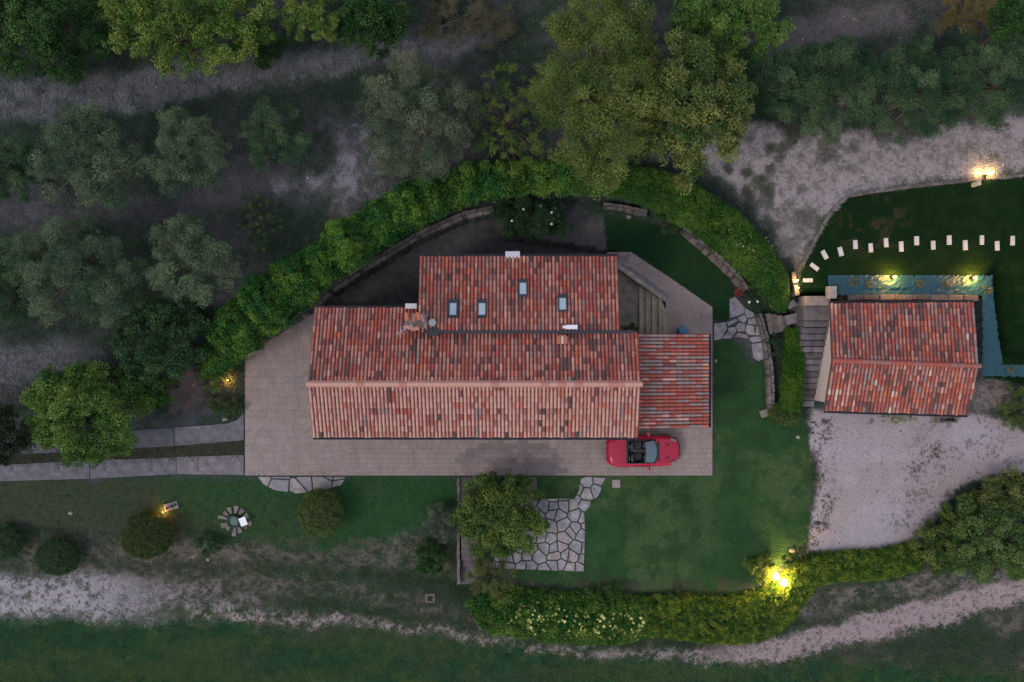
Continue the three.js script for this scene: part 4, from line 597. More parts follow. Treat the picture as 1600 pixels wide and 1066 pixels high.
tree('shrub', 'leafy shrub lit yellow by the bright twin globe lamp', 'shrub', 1191, 888, 27, 22, 0.55, 'green', 170, { lobes: 26, clump: 0.13, lobe: 0.2, cols: [[0.05, 0.10, 0.02], [0.19, 0.22, 0.04]] });
tree('shrub', 'small dark shrub just north of the bright twin globe lamp', 'shrub', 1234, 876, 15, 12, 1.0, 'dark', 171, { lobes: 12, clump: 0.15, lobe: 0.24 });
function hedge(name, label, line, tall, kindCols, clump, seed, more = {}) {
  const o = thing(name, label, 'hedge'), r = rng(seed), pts = [];
  for (const [px, py, w] of line) { let h = 1; for (let i = 0; i < 5; i++) { const p = at(px, py, h); h = (more.base ?? T(p.x, p.z)) + tall; } const p = at(px, py, h); p.w = w / S * (H - h) / H / 2; pts.push(p); }
  const curve = new THREE.CatmullRomCurve3(pts), n = 160, list = [], core = [], ring = 9; const fr = [];
  for (let i = 0; i <= n; i++) { const t = i / n, p = curve.getPoint(t), d = curve.getTangent(t), k = t * (pts.length - 1), a = Math.floor(Math.min(k, pts.length - 2)), w = lerp(pts[a].w, pts[a + 1].w, k - a); d.y = 0; d.normalize(); fr.push([p, V3(-d.z, 0, d.x), w]); }
  const wild = more.wild ?? 0, prof = (a, w) => { const c = Math.cos(a), s = Math.sin(a); return [Math.sign(c) * Math.pow(Math.abs(c), 0.55) * w, Math.pow(Math.abs(s), 0.6)]; };
  const bottom = (p) => Math.min(T(p.x, p.z), p.y - 0.3);
  const P = [], I = [];
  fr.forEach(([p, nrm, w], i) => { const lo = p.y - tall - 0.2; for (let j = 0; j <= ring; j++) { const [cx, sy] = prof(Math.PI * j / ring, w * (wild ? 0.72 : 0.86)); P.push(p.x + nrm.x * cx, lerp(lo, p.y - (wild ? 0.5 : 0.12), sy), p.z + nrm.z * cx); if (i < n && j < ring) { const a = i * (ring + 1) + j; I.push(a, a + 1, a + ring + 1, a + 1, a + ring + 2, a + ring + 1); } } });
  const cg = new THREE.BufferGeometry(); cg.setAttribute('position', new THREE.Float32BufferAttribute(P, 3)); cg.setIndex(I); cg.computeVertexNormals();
  mesh('light_block_core', cg, new THREE.MeshStandardMaterial({ color: RGB(0.009, 0.020, 0.008), roughness: 1, side: THREE.DoubleSide }), o);  // added solid dark core; blocks light and stands in for shade between clumps
  const L = curve.getLength();
  for (let i = 0; i < n; i++) {
    const [p, nrm, w] = fr[i], [p2] = fr[i + 1], seg = p.distanceTo(p2), m = Math.ceil(seg * (2 * w + 1.6 * tall) / (clump * clump) * (more.dens ?? 1.5));
    for (let k = 0; k < m; k++) {
      const cc = r() * 2 - 1, a = r() < 0.45 ? Math.PI * r() : Math.acos(Math.sign(cc) * Math.pow(Math.abs(cc), 1 / 0.55)), [cx, sy] = prof(a, w), f = r(), q = p.clone().lerp(p2, f), bump = 1 + wild * (fbm(q.x * 1.3 + seed, q.z * 1.3, 3) - 0.45), lo = q.y - tall, y = lerp(lo, q.y, sy * bump) + (r() - 0.5) * 0.1;
      const pos = V3(q.x + nrm.x * cx * (0.94 + 0.1 * r()) * (0.6 + 0.4 * bump), y, q.z + nrm.z * cx * (0.94 + 0.1 * r()) * (0.6 + 0.4 * bump));
      const tone = (fbm(pos.x * (more.grain ?? 1.2) + seed, pos.z * (more.grain ?? 1.2), 3) - 0.3) * 1.3 + (more.fleck ?? 0.5) * (r() - 0.5);
      list.push(clumpAt(pos, clump * (0.7 + 0.6 * r()), r, tint(kindCols, r, tone), 0.8));
    }
  }
  scatter(o, 'foliage', clumps[more.geo ?? 'hedge'], list);
  if (more.flowers) {
    const fl = new THREE.InstancedMesh(new THREE.IcosahedronGeometry(0.5, 1), std(RGB(...more.flowers.c), 0.8), more.flowers.n); let c = 0; const m4 = new THREE.Matrix4();
    while (c < more.flowers.n) { const t = lerp(more.flowers.t0, more.flowers.t1, r()), i = Math.floor(t * n), [p, nrm, w] = fr[i], cl = fbm(p.x * 3 + c, p.z * 3, 2), off = (more.flowers.side ?? 0) + (r() * 2 - 1) * 0.85; const [, sy] = prof(Math.acos(clamp(off, -0.98, 0.98)), w); const s = more.flowers.s * (0.5 + r()); m4.compose(V3(p.x + nrm.x * off * w, lerp(p.y - tall, p.y, sy) + clump * 0.5, p.z + nrm.z * off * w), Q.identity(), V3(s, s * 0.6, s)); fl.setMatrixAt(c, m4); c++; }
    fl.name = 'flowers'; fl.userData.kind = 'stuff'; shade(fl); o.add(fl);
  }
  return o;
}
hedge('hedge', 'wild leafy hedge curving round the north-west of the house', [[318, 570, 46], [366, 516, 72], [432, 458, 74], [500, 408, 70], [580, 352, 66], [664, 306, 58], [746, 280, 50], [830, 273, 44], [905, 276, 40]], 1.5, [[0.012, 0.066, 0.016], [0.135, 0.25, 0.032]], 0.24, 201, { geo: 'broad', wild: 1.5, grain: 1.7 });
hedge('hedge', 'trimmed hedge curving between the small lawn and the gravel path', [[905, 276, 40], [960, 278, 44], [1020, 289, 54], [1080, 316, 62], [1138, 357, 62], [1188, 405, 56], [1216, 446, 42], [1232, 474, 28]], 1.4, [[0.024, 0.080, 0.014], [0.115, 0.195, 0.032]], 0.17, 202, { wild: 0.45,  flowers: { n: 90, c: [0.40, 0.45, 0.34], s: 0.065, t0: 0.55, t1: 0.98, side: -0.45 } });
hedge('hedge', 'flowering hedge with pale yellow blooms at the south edge of the lawn', [[745, 930, 44], [770, 955, 66], [830, 962, 74], [900, 970, 78], [965, 972, 72], [1010, 968, 64]], 1.1, [[0.018, 0.075, 0.014], [0.14, 0.225, 0.035]], 0.22, 203, { geo: 'broad', wild: 0.5, base: -0.5, flowers: { n: 230, c: [0.50, 0.49, 0.15], s: 0.17, t0: 0.25, t1: 0.98, side: 0.25 } });
hedge('hedge', 'dense yellow-green privet hedge bending round the bright lamp to the gravel yard', [[1005, 968, 62], [1060, 968, 68], [1130, 974, 74], [1190, 966, 76], [1232, 938, 62], [1258, 906, 50], [1300, 890, 46], [1370, 886, 46], [1440, 872, 44]], 1.0, [[0.028, 0.082, 0.014], [0.20, 0.25, 0.03]], 0.15, 204, { base: -0.35, grain: 3.2, fleck: 1.1 });
hedge('hedge', 'narrow straight trimmed hedge beside the long flight of grey steps', [[1246, 514, 24], [1246, 550, 26], [1244, 600, 28], [1241, 642, 28]], 1.1, [[0.028, 0.09, 0.012], [0.11, 0.185, 0.024]], 0.14, 205, { base: 0.5 });

// grass and weeds of the rough ground and the lawns: too many to count
{
  const blade = (n, h, sp, seed) => { const r = rng(seed), P = [], N = []; for (let i = 0; i < n; i++) { const a = r() * 6.28, l = h * (0.6 + 0.6 * r()), x = (r() - 0.5) * sp, z = (r() - 0.5) * sp, w = 0.012, tx = x + Math.cos(a) * l * 0.8, tz = z + Math.sin(a) * l * 0.8; P.push(x - Math.sin(a) * w, 0, z + Math.cos(a) * w, tx, l * 0.7, tz, x + Math.sin(a) * w, 0, z - Math.cos(a) * w); } const g = new THREE.BufferGeometry(); g.setAttribute('position', new THREE.Float32BufferAttribute(P, 3)); g.computeVertexNormals(); return g; };
  const r = rng(77), rough = [], turf = [], stones = [], weeds = [];
  const hard = (px, py) => (px > 382 && px < 1114 && py > 480 && py < 744) || (py > 640 && py < 752 && px < 384 && !inside(A.verge, px, py)) || (px > 1250 && px < 1545 && py > 428 && py < 650) || inside([[480, 500], [560, 420], [720, 330], [960, 330], [960, 520], [480, 520]], px, py) || (inside([[790, 745], [950, 745], [915, 810], [914, 895], [770, 890]], px, py) && !(px > 842 && px < 905 && py < 778)) || (px > 1113 && px < 1200 && py > 465 && py < 566) || inside([[960, 390], [986, 390], [1115, 480], [1115, 530], [960, 530]], px, py) || (px > 1535 && py > 428 && py < 592);
  for (let i = 0; i < 230000; i++) {
    const x = (r() * 2 - 1) * 35, z = (r() * 2 - 1) * 23.5, y = T(x, z), [px, py] = pixel(x, y, z); if (hard(px, py)) continue;
    const c = groundColour(x, z), green = c[1] / (c[0] + 1e-4), lum = c[0] + c[1] + c[2], k = 0.75 + 0.6 * r();
    const p = V3(x, y - 0.015, z); Q.setFromAxisAngle(V3(0, 1, 0), r() * 6.28);
    const lawn = inside(A.lawnEast, px, py) || inside(A.lawnUpper, px, py) || inside(A.lawnGarden, px, py) || inside(A.lawnWest, px, py);
    if (lawn) { const s = 0.5 + 0.4 * r(); turf.push([new THREE.Matrix4().compose(p, Q, V3(1.4 * s, s * 0.6, 1.4 * s)), RGB(c[0] * k * 1.1, c[1] * k * 1.1, c[2] * k)]); }
    else if (green > 1.02 || (lum < 0.4 && r() < 0.2)) { const s = 0.6 + 1.0 * r(); rough.push([new THREE.Matrix4().compose(p, Q, V3(1.2 * s, s, 1.2 * s)), RGB(c[0] * k * 1.25, c[1] * k * 1.25, c[2] * k * 1.1)]); }
    else if (lum > 0.28 && r() < (inside(A.yard, px, py) ? 0.03 : 0.05)) { const s = 0.02 + 0.05 * r() * r(); E.set(r() * 3, r() * 6, r() * 3); stones.push([new THREE.Matrix4().compose(V3(x, y + s * 0.1, z), Q.setFromEuler(E), V3(s * 1.3, s * 0.8, s)), RGB(0.30 * k, 0.28 * k, 0.29 * k)]); }
  }
  for (let i = 0; i < 1500; i++) {                                    // weeds at the edges of the gravel
    const x = (r() * 2 - 1) * 33, z = (r() * 2 - 1) * 22, y = T(x, z), [px, py] = pixel(x, y, z); if (hard(px, py)) continue;
    const y1 = inside(A.yard, px, py), edge = y1 ? -sdf(A.yard, px, py) : 99; if (y1 && edge > 45 && r() < 0.93) continue; if (inside(A.lawnUpper, px, py) || inside(A.lawnGarden, px, py) || inside(A.lawnEast, px, py)) continue;
    const kk = 0.7 + 0.6 * r(); weeds.push(clumpAt(V3(x, y + 0.03, z), 0.05 + 0.14 * r() * r(), r, py > 720 || px > 1200 ? RGB(0.06 * kk, 0.075 * kk, 0.035 * kk) : RGB(0.045 * kk, 0.058 * kk, 0.035 * kk), 0.5));
  }
  for (let i = 0; i < 1500; i++) {
    const kd = r(), sp = () => (r() + r() + r() - 1.5) / 1.5; let px, py;
    if (kd < 0.55) { py = 655 + 200 * r(); px = 1283 + 12 * Math.sin(py * 0.05) + 16 * sp(); } else if (kd < 0.7) { px = 1462 + 40 * sp(); py = 706 + 22 * sp(); } else if (kd < 0.84) { px = 1432 + 22 * sp(); py = 738 + 30 * sp(); } else if (kd < 0.95) { px = 1420 + 60 * sp(); py = 800 + 50 * sp(); } else { px = 1290 + 180 * r(); py = 660 + 190 * r(); }
    if (fbm(px * 0.12, py * 0.12, 2) < 0.46) continue; const p = on(px, py), kk = 0.6 + 0.8 * r();
    weeds.push(clumpAt(p.add(V3(0, 0.012, 0)), 0.025 + 0.07 * r() * r(), r, r() < 0.5 ? RGB(0.075 * kk, 0.06 * kk, 0.045 * kk) : RGB(0.05 * kk, 0.06 * kk, 0.032 * kk), 0.5));
  }
  const add = (name, geo, list) => { const o = scatter(scene, name, geo, list); return o; };
  add('dry_grass', blade(9, 0.13, 0.22, 1), rough); add('lawn_grass', blade(12, 0.06, 0.22, 2), turf); add('gravel', new THREE.IcosahedronGeometry(1, 0), stones); add('weeds', clumps.hedge, weeds);
}

// ---------------------------------------------------------------- lamps
const warm = RGB(1, 0.74, 0.36), orange = RGB(1, 0.38, 0.09), glow = (c, k) => new THREE.MeshStandardMaterial({ color: RGB(0.8, 0.8, 0.8), emissive: c, emissiveIntensity: k, roughness: 0.4 }), black = std(RGB(0.02, 0.02, 0.022), 0.5);
function bulb(o, x, y, z, rad, c, k, power, name = 'bulb') {
  mesh(name, new THREE.SphereGeometry(rad, 18, 12).translate(x, y, z), glow(c, k), o);
  const l = new THREE.PointLight(c, power); l.position.set(x, y, z); l.shadow.radius = rad / 0.02 * 0.8; l.castShadow = true; l.name = 'lamp_light'; o.add(l);
}
{
  const p = at(1219, 906, 0.8); p.y = -0.5; const o = thing('garden_lamp', 'very bright twin globe lamp in the bend of the privet hedge', 'lamp', p);
  mesh('post', merge([cyl(0.04, 0.05, 1.0, 12, 0, 0.5, 0), cyl(0.1, 0.1, 0.04, 12, 0, 1.0, 0), limb(V3(-0.2, 1.02, -0.16), V3(0.26, 1.02, 0.2), 0.03, 0.03)]), black, o);
  bulb(o, -0.2, 1.22, -0.16, 0.2, RGB(1, 0.58, 0.16), 14, 55, 'lamp_globe'); bulb(o, 0.26, 1.25, 0.2, 0.22, RGB(1, 0.62, 0.19), 16, 70, 'lamp_globe');
}
for (const [px, py, label] of [[1397, 433, 'path lamp on the teal sheeting, nearer the pale gate stone'], [1523, 434, 'path lamp at the corner of the teal sheeting']]) {
  const p = at(px, py, 2.62); p.y = 2.28; const o = thing('path_lamp', label, 'lamp', p, 0, 'path lamps on the sheeting');
  mesh('stake', cyl(0.018, 0.024, 0.28, 10, 0, 0.13, 0), black, o); mesh('lamp_cap', merge([cyl(0.075, 0.085, 0.03, 14, 0, 0.265, 0), ...[0, 1, 2, 3, 4].map((k) => { const a = k * 1.257 + 0.3; return limb(V3(0, 0.24, 0), V3(Math.cos(a) * 0.38, 0.02, Math.sin(a) * 0.3), 0.012, 0.009); })]), black, o);
  bulb(o, 0, 0.46, 0, 0.085, RGB(1, 0.43, 0.07), 14, 20, 'lamp_globe');
}
{
  const p = at(1541, 275, 2.6); p.y = 2.3; const o = thing('twin_spotlight', 'twin spotlight at the kerb lighting the gravel path near the right edge', 'lamp', p);
  mesh('bracket', merge([box(0.06, 0.3, 0.28, 0, 0.1, 0.02), box(0.5, 0.05, 0.05, 0, 0.22, -0.02)]), black, o);
  bulb(o, -0.3, 0.24, -0.16, 0.065, RGB(1, 0.58, 0.2), 9, 3.2); bulb(o, 0.33, 0.24, -0.2, 0.075, RGB(1, 0.6, 0.2), 10, 5);
  const q = at(1530, 286, 2.9); q.y = 2.3; const b = thing('bollard', 'small cream bollard at the edge of the upper lawn below the twin spotlight', 'bollard', q); mesh('post', rbox(0.17, 0.6, 0.24, 0.03, 0, 0.3, 0), std(RGB(0.55, 0.47, 0.34), 0.8), b); mesh('cap', rbox(0.2, 0.05, 0.27, 0.015, 0, 0.625, 0), std(RGB(0.5, 0.42, 0.3), 0.8), b);
}
{
  const p = at(1245, 444, 2.9); p.y = 2.6; const o = thing('wall_lamp', 'wall lamp on a dark bracket at the tip of the gravel path', 'lamp', p);
  mesh('bracket', merge([box(0.55, 0.05, 0.09, 0, 0.42, 0), cyl(0.02, 0.02, 0.42, 8, -0.05, 0.21, 0)]), black, o); bulb(o, 0.05, 0.33, -0.22, 0.05, RGB(1, 0.6, 0.2), 7, 3.2); bulb(o, 0.08, 0.33, 0.22, 0.05, RGB(1, 0.6, 0.2), 7, 3.2);
}
{
  const p = at(362, 557, 1.1); p.y = T(p.x, p.z); const o = thing('wall_lamp', 'small lamp in the bushes at the end of the drive', 'lamp', p);
  mesh('post', cyl(0.025, 0.03, 0.9, 10, 0, 0.45, 0), black, o); bulb(o, 0, 0.95, 0.05, 0.05, RGB(1, 0.72, 0.35), 8, 1.6); 
  mesh('reflector', box(0.16, 0.16, 0.03, 0, 0.95, -0.06), std(RGB(0.4, 0.38, 0.35), 0.4), o);
  const q = on(357, 594); q.y += 0.05; const o2 = thing('ground_lamp', 'orange ground lamp under the yellow-green bush at the drive', 'lamp', q); mesh('housing', cyl(0.07, 0.08, 0.12, 14, 0, 0, 0), black, o2); bulb(o2, 0, 0.13, 0, 0.05, RGB(1, 0.36, 0.08), 5, 7);
}
{
  const p = on(268, 791), o = thing('garden_lamp', 'lamp unit on a small grey slab beside the clipped round shrub', 'lamp', p, 0.26);
  mesh('slab', rbox(0.86, 0.1, 0.46, 0.02, 0, 0.05, 0), stoneMat(0.30, 0.28, 0.28), o); mesh('control_box', merge([rbox(0.16, 0.16, 0.16, 0.02, 0.06, 0.17, 0.0), rbox(0.13, 0.13, 0.16, 0.02, 0.25, 0.16, -0.04)]), black, o);
  mesh('lamp_head', merge([cyl(0.05, 0.07, 0.16, 12, -0.24, 0.18, 0.05), limb(V3(-0.24, 0.22, 0.05), V3(-0.5, 0.2, 0.19), 0.018, 0.018)]), black, o); bulb(o, -0.52, 0.2, 0.2, 0.045, orange, 5, 4.5);
}

// ---------------------------------------------------------------- garden things
{
  const slab = [[1263, 438, 1.57, 'pale stepping stone nearest the lamp-lit wall, lying crosswise'], [1273, 417, 0.9, 'pale stepping stone turned sideways, second from the lamp-lit wall'], [1289, 398, 0.5, 'tilted stepping stone where the row bends, third from the lamp-lit wall'], [1314, 393, 0.25, 'slightly tilted stepping stone, fourth from the lamp-lit wall'], [1337, 382, 0.03, 'straight stepping stone, fifth from the lamp-lit wall'], [1361, 387, 0.06, 'stepping stone, sixth from the lamp-lit wall, below the brown lawn patch'], [1385, 379, 0.04, 'stepping stone, seventh from the lamp-lit wall'], [1409, 385, 0.03, 'stepping stone, eighth from the lamp-lit wall'], [1433, 376, 0, 'stepping stone, middle one of the long straight run'], [1459, 383, 0.02, 'stepping stone, seventh from the right edge'], [1484, 375, 0, 'stepping stone, sixth from the right edge'], [1509, 383, 0.02, 'stepping stone, fourth from the right edge in the lower line'], [1535, 375, -0.02, 'stepping stone below the twin spotlight, upper line'], [1559, 384, 0.03, 'stepping stone, second from the right edge'], [1583, 376, -0.02, 'stepping stone nearest the right edge']];
  const g = prism([[-0.14, -0.3], [0.14, -0.31], [0.15, 0.3], [-0.14, 0.31]], -0.05, 0.06, 0.02), m = stoneMat(0.86, 0.85, 0.86), proto = new THREE.Mesh(g, m); shade(proto);
  const r = rng(8);
  slab.forEach(([px, py, a, label]) => { const o = proto.clone(); o.name = numbered('stepping_stone'); const p = at(px, py, 2.36); o.position.set(p.x, 2.31, p.z); o.rotation.y = a; o.scale.set(0.78 + 0.16 * r(), 1, 0.84 + 0.14 * r()); scene.add(o); tag(o, label, 'stepping stone', 'stepping stones across the upper lawn'); });
}
{ // teal weed sheeting, wrinkled, with young plants
  const o = thing('weed_sheeting', 'teal weed-control sheeting laid round the north and east of the outbuilding', 'sheeting');
  const y0 = 2.33, poly1 = flat([[1294, 430], [1551, 431], [1553, 462], [1294, 461]], y0), poly2 = flat([[1535, 456], [1552, 460], [1566, 569], [1556, 588], [1536, 587]], y0), poly3 = flat([[1560, 570], [1640, 571], [1640, 589], [1552, 588]], y0), tm = new THREE.MeshPhysicalMaterial({ color: RGB(0.010, 0.056, 0.078), roughness: 0.5, specularIntensity: 0.7 });
  for (const pl of [poly1, poly2, poly3]) {
    const x0 = Math.min(...pl.map((p) => p[0])), x1 = Math.max(...pl.map((p) => p[0])), z0 = Math.min(...pl.map((p) => p[1])), z1 = Math.max(...pl.map((p) => p[1])), s = 0.06, P = [], I = [], nx = Math.ceil((x1 - x0) / s), nz = Math.ceil((z1 - z0) / s);
    const wr = (x, z) => { const a = fbm(x * 1.2, z * 3.5 + x * 1.5, 3), b = fbm(x * 2.6 + z * 2.2, z * 2.1 - x * 0.9 + 20, 3); return 0.05 * Math.pow(1 - Math.abs(2 * a - 1), 5) + 0.04 * Math.pow(1 - Math.abs(2 * b - 1), 6) + 0.02 * vn(x * 14, z * 2.5); };
    for (let j = 0; j <= nz; j++) for (let i = 0; i <= nx; i++) { const x = lerp(x0, x1, i / nx), z = lerp(z0, z1, j / nz); P.push(x, Math.max(y0 - 0.05, T(x, z) + 0.015) + wr(x, z) + (pl === poly2 ? 0.012 : pl === poly3 ? 0.024 : 0), z); }
    for (let j = 0; j < nz; j++) for (let i = 0; i < nx; i++) { const x = lerp(x0, x1, (i + 0.5) / nx), z = lerp(z0, z1, (j + 0.5) / nz); if (!inside(pl, x + (vn(x * 9, z * 9) - 0.5) * 0.08, z + (vn(x * 9 + 50, z * 9) - 0.5) * 0.08)) continue; const a = j * (nx + 1) + i; I.push(a, a + nx + 1, a + 1, a + 1, a + nx + 1, a + nx + 2); }
    const g = new THREE.BufferGeometry(); g.setAttribute('position', new THREE.Float32BufferAttribute(P, 3)); g.setIndex(I); g.computeVertexNormals(); mesh('sheet', g, tm, o);
  }
  const pl = [[1334, 441, 'first young plant on the teal sheeting from the pale gate stone'], [1359, 444, 'second young plant on the teal sheeting from the pale gate stone'], [1438, 444, 'young plant on the sheeting right of the first path lamp'], [1479, 444, 'young plant on the sheeting between the two path lamps, nearer the corner'], [1543, 453, 'young yellow plant at the corner of the teal sheeting'], [1581, 579, 'young plant on the sheeting end by the right edge']];
  pl.forEach(([px, py, label], i) => { const r = rng(300 + i), p = at(px, py, 2.5); p.y = 2.33; const t = thing('young_plant', label, 'plant', p, 0, 'young plants on the sheeting'), list = []; for (let k = 0; k < 16; k++) list.push(clumpAt(V3((r() - 0.5) * 0.5, 0.1 + 0.16 * r(), (r() - 0.5) * 0.42), 0.10, r, tint([[0.07, 0.085, 0.025], [0.16, 0.14, 0.04]], r, r()), 0.8)); mesh('stem', merge([cyl(0.01, 0.014, 0.25, 6, 0, 0.1, 0), cyl(0.008, 0.01, 0.2, 6, 0.06, 0.09, 0.03)]), barkMat, t); scatter(t, 'foliage', clumps.sparse, list); });
  const gs = at(1300, 457, 2.6); single('gate_stone', rbox(0.46, 0.5, 0.72, 0.04, gs.x, 2.48, gs.z), stoneMat(0.52, 0.47, 0.43), 'pale upright stone block at the top of the grey steps, beside the teal sheeting', 'stone');
}
{ // well with radiating stones and a white board
  const p = on(368, 813); p.y += 0.06; const o = thing('well', 'round well with dark rim inside a star of paving stones', 'well', p), r = rng(61);
  mesh('rim', new THREE.TorusGeometry(0.35, 0.06, 10, 32).rotateX(Math.PI / 2).translate(0, 0.34, 0), std(RGB(0.018, 0.03, 0.03), 0.6), o);
  mesh('shaft', new THREE.CylinderGeometry(0.36, 0.38, 0.4, 28, 1, true).translate(0, 0.13, 0), stoneMat(0.10, 0.10, 0.10), o); mesh('lid', cyl(0.32, 0.32, 0.05, 28, 0, 0.26, 0), std(RGB(0.05, 0.105, 0.085), 0.5), o);
  for (let k = 0; k < 12; k++) { const a = k / 12 * 6.283 + 0.2 + (r() - 0.5) * 0.22, r0 = 0.48, r1 = 0.62 + 0.34 * r() + (k % 3 === 0 ? 0.12 : 0), w0 = 0.075, w1 = 0.16 * (0.6 + 0.6 * r()), c = Math.cos(a), s = Math.sin(a), P = (u, v) => [c * u - s * v, s * u + c * v], dy = T(p.x + c * 0.75, p.z + s * 0.75) - p.y + 0.03; mesh('paving_stone', prism([P(r0, -w0), P(r1, -w1), P(r1 + 0.05, 0), P(r1, w1), P(r0, w0)], -0.12 + dy, 0.05 + 0.02 * r() + dy, 0.02), wallTones[Math.floor(r() * 3)], o); }
  const q = at(377, 817, 0.45), b = thing('white_board', 'white board leaning on the rim of the well', 'board', V3(q.x, p.y, q.z), 0.35); mesh('panel', rbox(0.42, 0.03, 0.52, 0.01, 0, 0.45, 0), std(RGB(0.74, 0.79, 0.82), 0.5), b); mesh('leg', merge([cyl(0.02, 0.02, 0.45, 8, 0.15, 0.22, 0.18), cyl(0.02, 0.02, 0.45, 8, -0.12, 0.22, 0.2)]), black, b);
}
{
  const squareG = (w, d, h, t) => prism([[-w / 2, -d / 2], [w / 2, -d / 2], [w / 2, d / 2], [-w / 2, d / 2]], -0.1, h, t);
  let p = at(963, 756, 0.05); let o = single('stone_slab', squareG(0.5, 0.5, 0.06, 0.015), stoneMat(0.42, 0.38, 0.37), 'square pale slab in the lawn just south of the car', 'slab'); o.position.set(p.x, 0, p.z);
  p = at(1195, 646, 0.1); o = single('stone_slab', squareG(0.5, 0.46, 0.12, 0.03), stoneMat(0.31, 0.285, 0.28), 'small square stone in the lawn at the foot of the curving low wall', 'stone'); o.position.set(p.x, 0, p.z); o.rotation.y = 0.35;
  p = at(1240, 498, 1.2); o = single('stone_block', rbox(0.72, 0.5, 0.6, 0.05), stoneMat(0.31, 0.30, 0.325), 'grey square stone block at the north end of the narrow hedge', 'stone'); o.position.set(p.x, 0.95, p.z); o.rotation.y = 0.25;
  p = at(1238, 475, 1.9); o = single('stone_block', rbox(0.5, 0.4, 0.42, 0.08), stoneMat(0.24, 0.23, 0.235), 'rough grey rock at the south end of the trimmed hedge', 'stone'); o.position.set(p.x, 1.7, p.z); o.rotation.y = 0.6;
  p = at(983, 384, 0.1); o = single('field_stone', new THREE.DodecahedronGeometry(0.14, 1).scale(1.3, 0.7, 1), stoneMat(0.26, 0.25, 0.24), 'small round stone at the top corner of the small lawn', 'stone'); const pp = at(983, 339, 0.06); o.position.set(pp.x, 0.05, pp.z);
  p = at(1117, 564, 0.08); o = single('field_stone', new THREE.DodecahedronGeometry(0.11, 1).scale(1.2, 0.8, 1), stoneMat(0.34, 0.31, 0.28), 'small pale stone at the terrace edge east of the lean-to', 'stone'); o.position.set(p.x + 0.05, 0.05, p.z);
  for (const [sx, sy, sr, l] of [[1247, 683, 0.12, 'small pale stone at the east edge of the big lawn'], [110, 802, 0.12, 'small pale stone in the grass above the clipped oval shrub'], [1238, 860, 0.16, 'pale stone at the lawn corner north of the bright twin globe lamp'], [325, 874, 0.12, 'pale stone below the irregular green bush by the well']]) { const fp = on(sx, sy), fo = single('field_stone', new THREE.DodecahedronGeometry(sr, 1).scale(1.2, 0.7, 1), stoneMat(0.42, 0.39, 0.37), l, 'stone'); fo.position.copy(fp); fo.rotation.y = sx; }
  p = at(352, 655, 0.1); o = single('field_stone', rbox(0.34, 0.16, 0.22, 0.05), stoneMat(0.34, 0.34, 0.34), 'white stone on the verge where the drive meets the terrace', 'stone'); o.position.set(p.x, 0.1, p.z); o.rotation.y = 0.2;
  const q = at(1480, 655, 0.3), lt = single('stone_trough', (() => { const s = new THREE.Shape([[-0.62, -0.22], [0.62, -0.22], [0.62, 0.22], [-0.62, 0.22]].map((v) => new THREE.Vector2(...v))); s.holes.push(new THREE.Path([[-0.5, -0.13], [0.5, -0.13], [0.5, 0.13], [-0.5, 0.13]].map((v) => new THREE.Vector2(...v)))); return new THREE.ExtrudeGeometry(s, { depth: 0.4, bevelEnabled: true, bevelSize: 0.015, bevelThickness: 0.015, bevelSegments: 1 }).rotateX(-Math.PI / 2); })(), stoneMat(0.22, 0.19, 0.175), 'low stone trough under the south eave of the outbuilding', 'trough'); lt.position.set(q.x, 0, q.z);
  const d = on(672, 935), dr = thing('drain', 'square concrete drain with a dark grate in the dry grass', 'drain', d); mesh('frame', merge([box(0.62, 0.12, 0.14, 0, 0, -0.23), box(0.62, 0.12, 0.14, 0, 0, 0.23), box(0.15, 0.12, 0.32, -0.235, 0, 0), box(0.15, 0.12, 0.32, 0.235, 0, 0)]), stoneMat(0.24, 0.20, 0.20), dr); mesh('grate', merge([box(0.32, 0.03, 0.32, 0, -0.03, 0), ...[-0.12, -0.06, 0, 0.06, 0.12].map((t) => box(0.02, 0.05, 0.32, t, 0.0, 0))]), black, dr);
}
{
  const p = at(1155, 457, 0.5); const o = thing('flower_pot', 'red flower pot at the end of the curved grey wall', 'pot', V3(p.x, 0, p.z)); const prof = [[0.0, 0.0], [0.16, 0.0], [0.22, 0.38], [0.25, 0.40], [0.25, 0.45], [0.21, 0.45], [0.20, 0.40], [0, 0.38]].map((v) => new THREE.Vector2(...v)); mesh('pot', new THREE.LatheGeometry(prof, 24), std(RGB(0.20, 0.035, 0.03), 0.6), o);
  const r = rng(5), list = []; for (let i = 0; i < 14; i++) list.push(clumpAt(V3((r() - 0.5) * 0.3, 0.45 + 0.12 * r(), (r() - 0.5) * 0.3), 0.09, r, tint([[0.20, 0.02, 0.025], [0.03, 0.05, 0.02]], r, r()), 0.8)); scatter(o, 'foliage', clumps.sparse, list);
  const b = at(1067, 517, 0.7), bn = thing('rubbish_bin', 'round blue bin against the north side of the lean-to', 'bin', V3(b.x, 0.04, b.z)); const bm = std(RGB(0.02, 0.15, 0.26), 0.45); mesh('body', new THREE.LatheGeometry([[0, 0], [0.2, 0], [0.25, 0.66], [0.23, 0.66], [0, 0.64]].map((v) => new THREE.Vector2(...v)), 24), std(RGB(0.012, 0.05, 0.09), 0.5), bn); mesh('lid', new THREE.SphereGeometry(0.27, 24, 8, 0, 6.29, 0, 1.57).scale(1, 0.25, 1).translate(0, 0.67, 0), bm, bn);
}
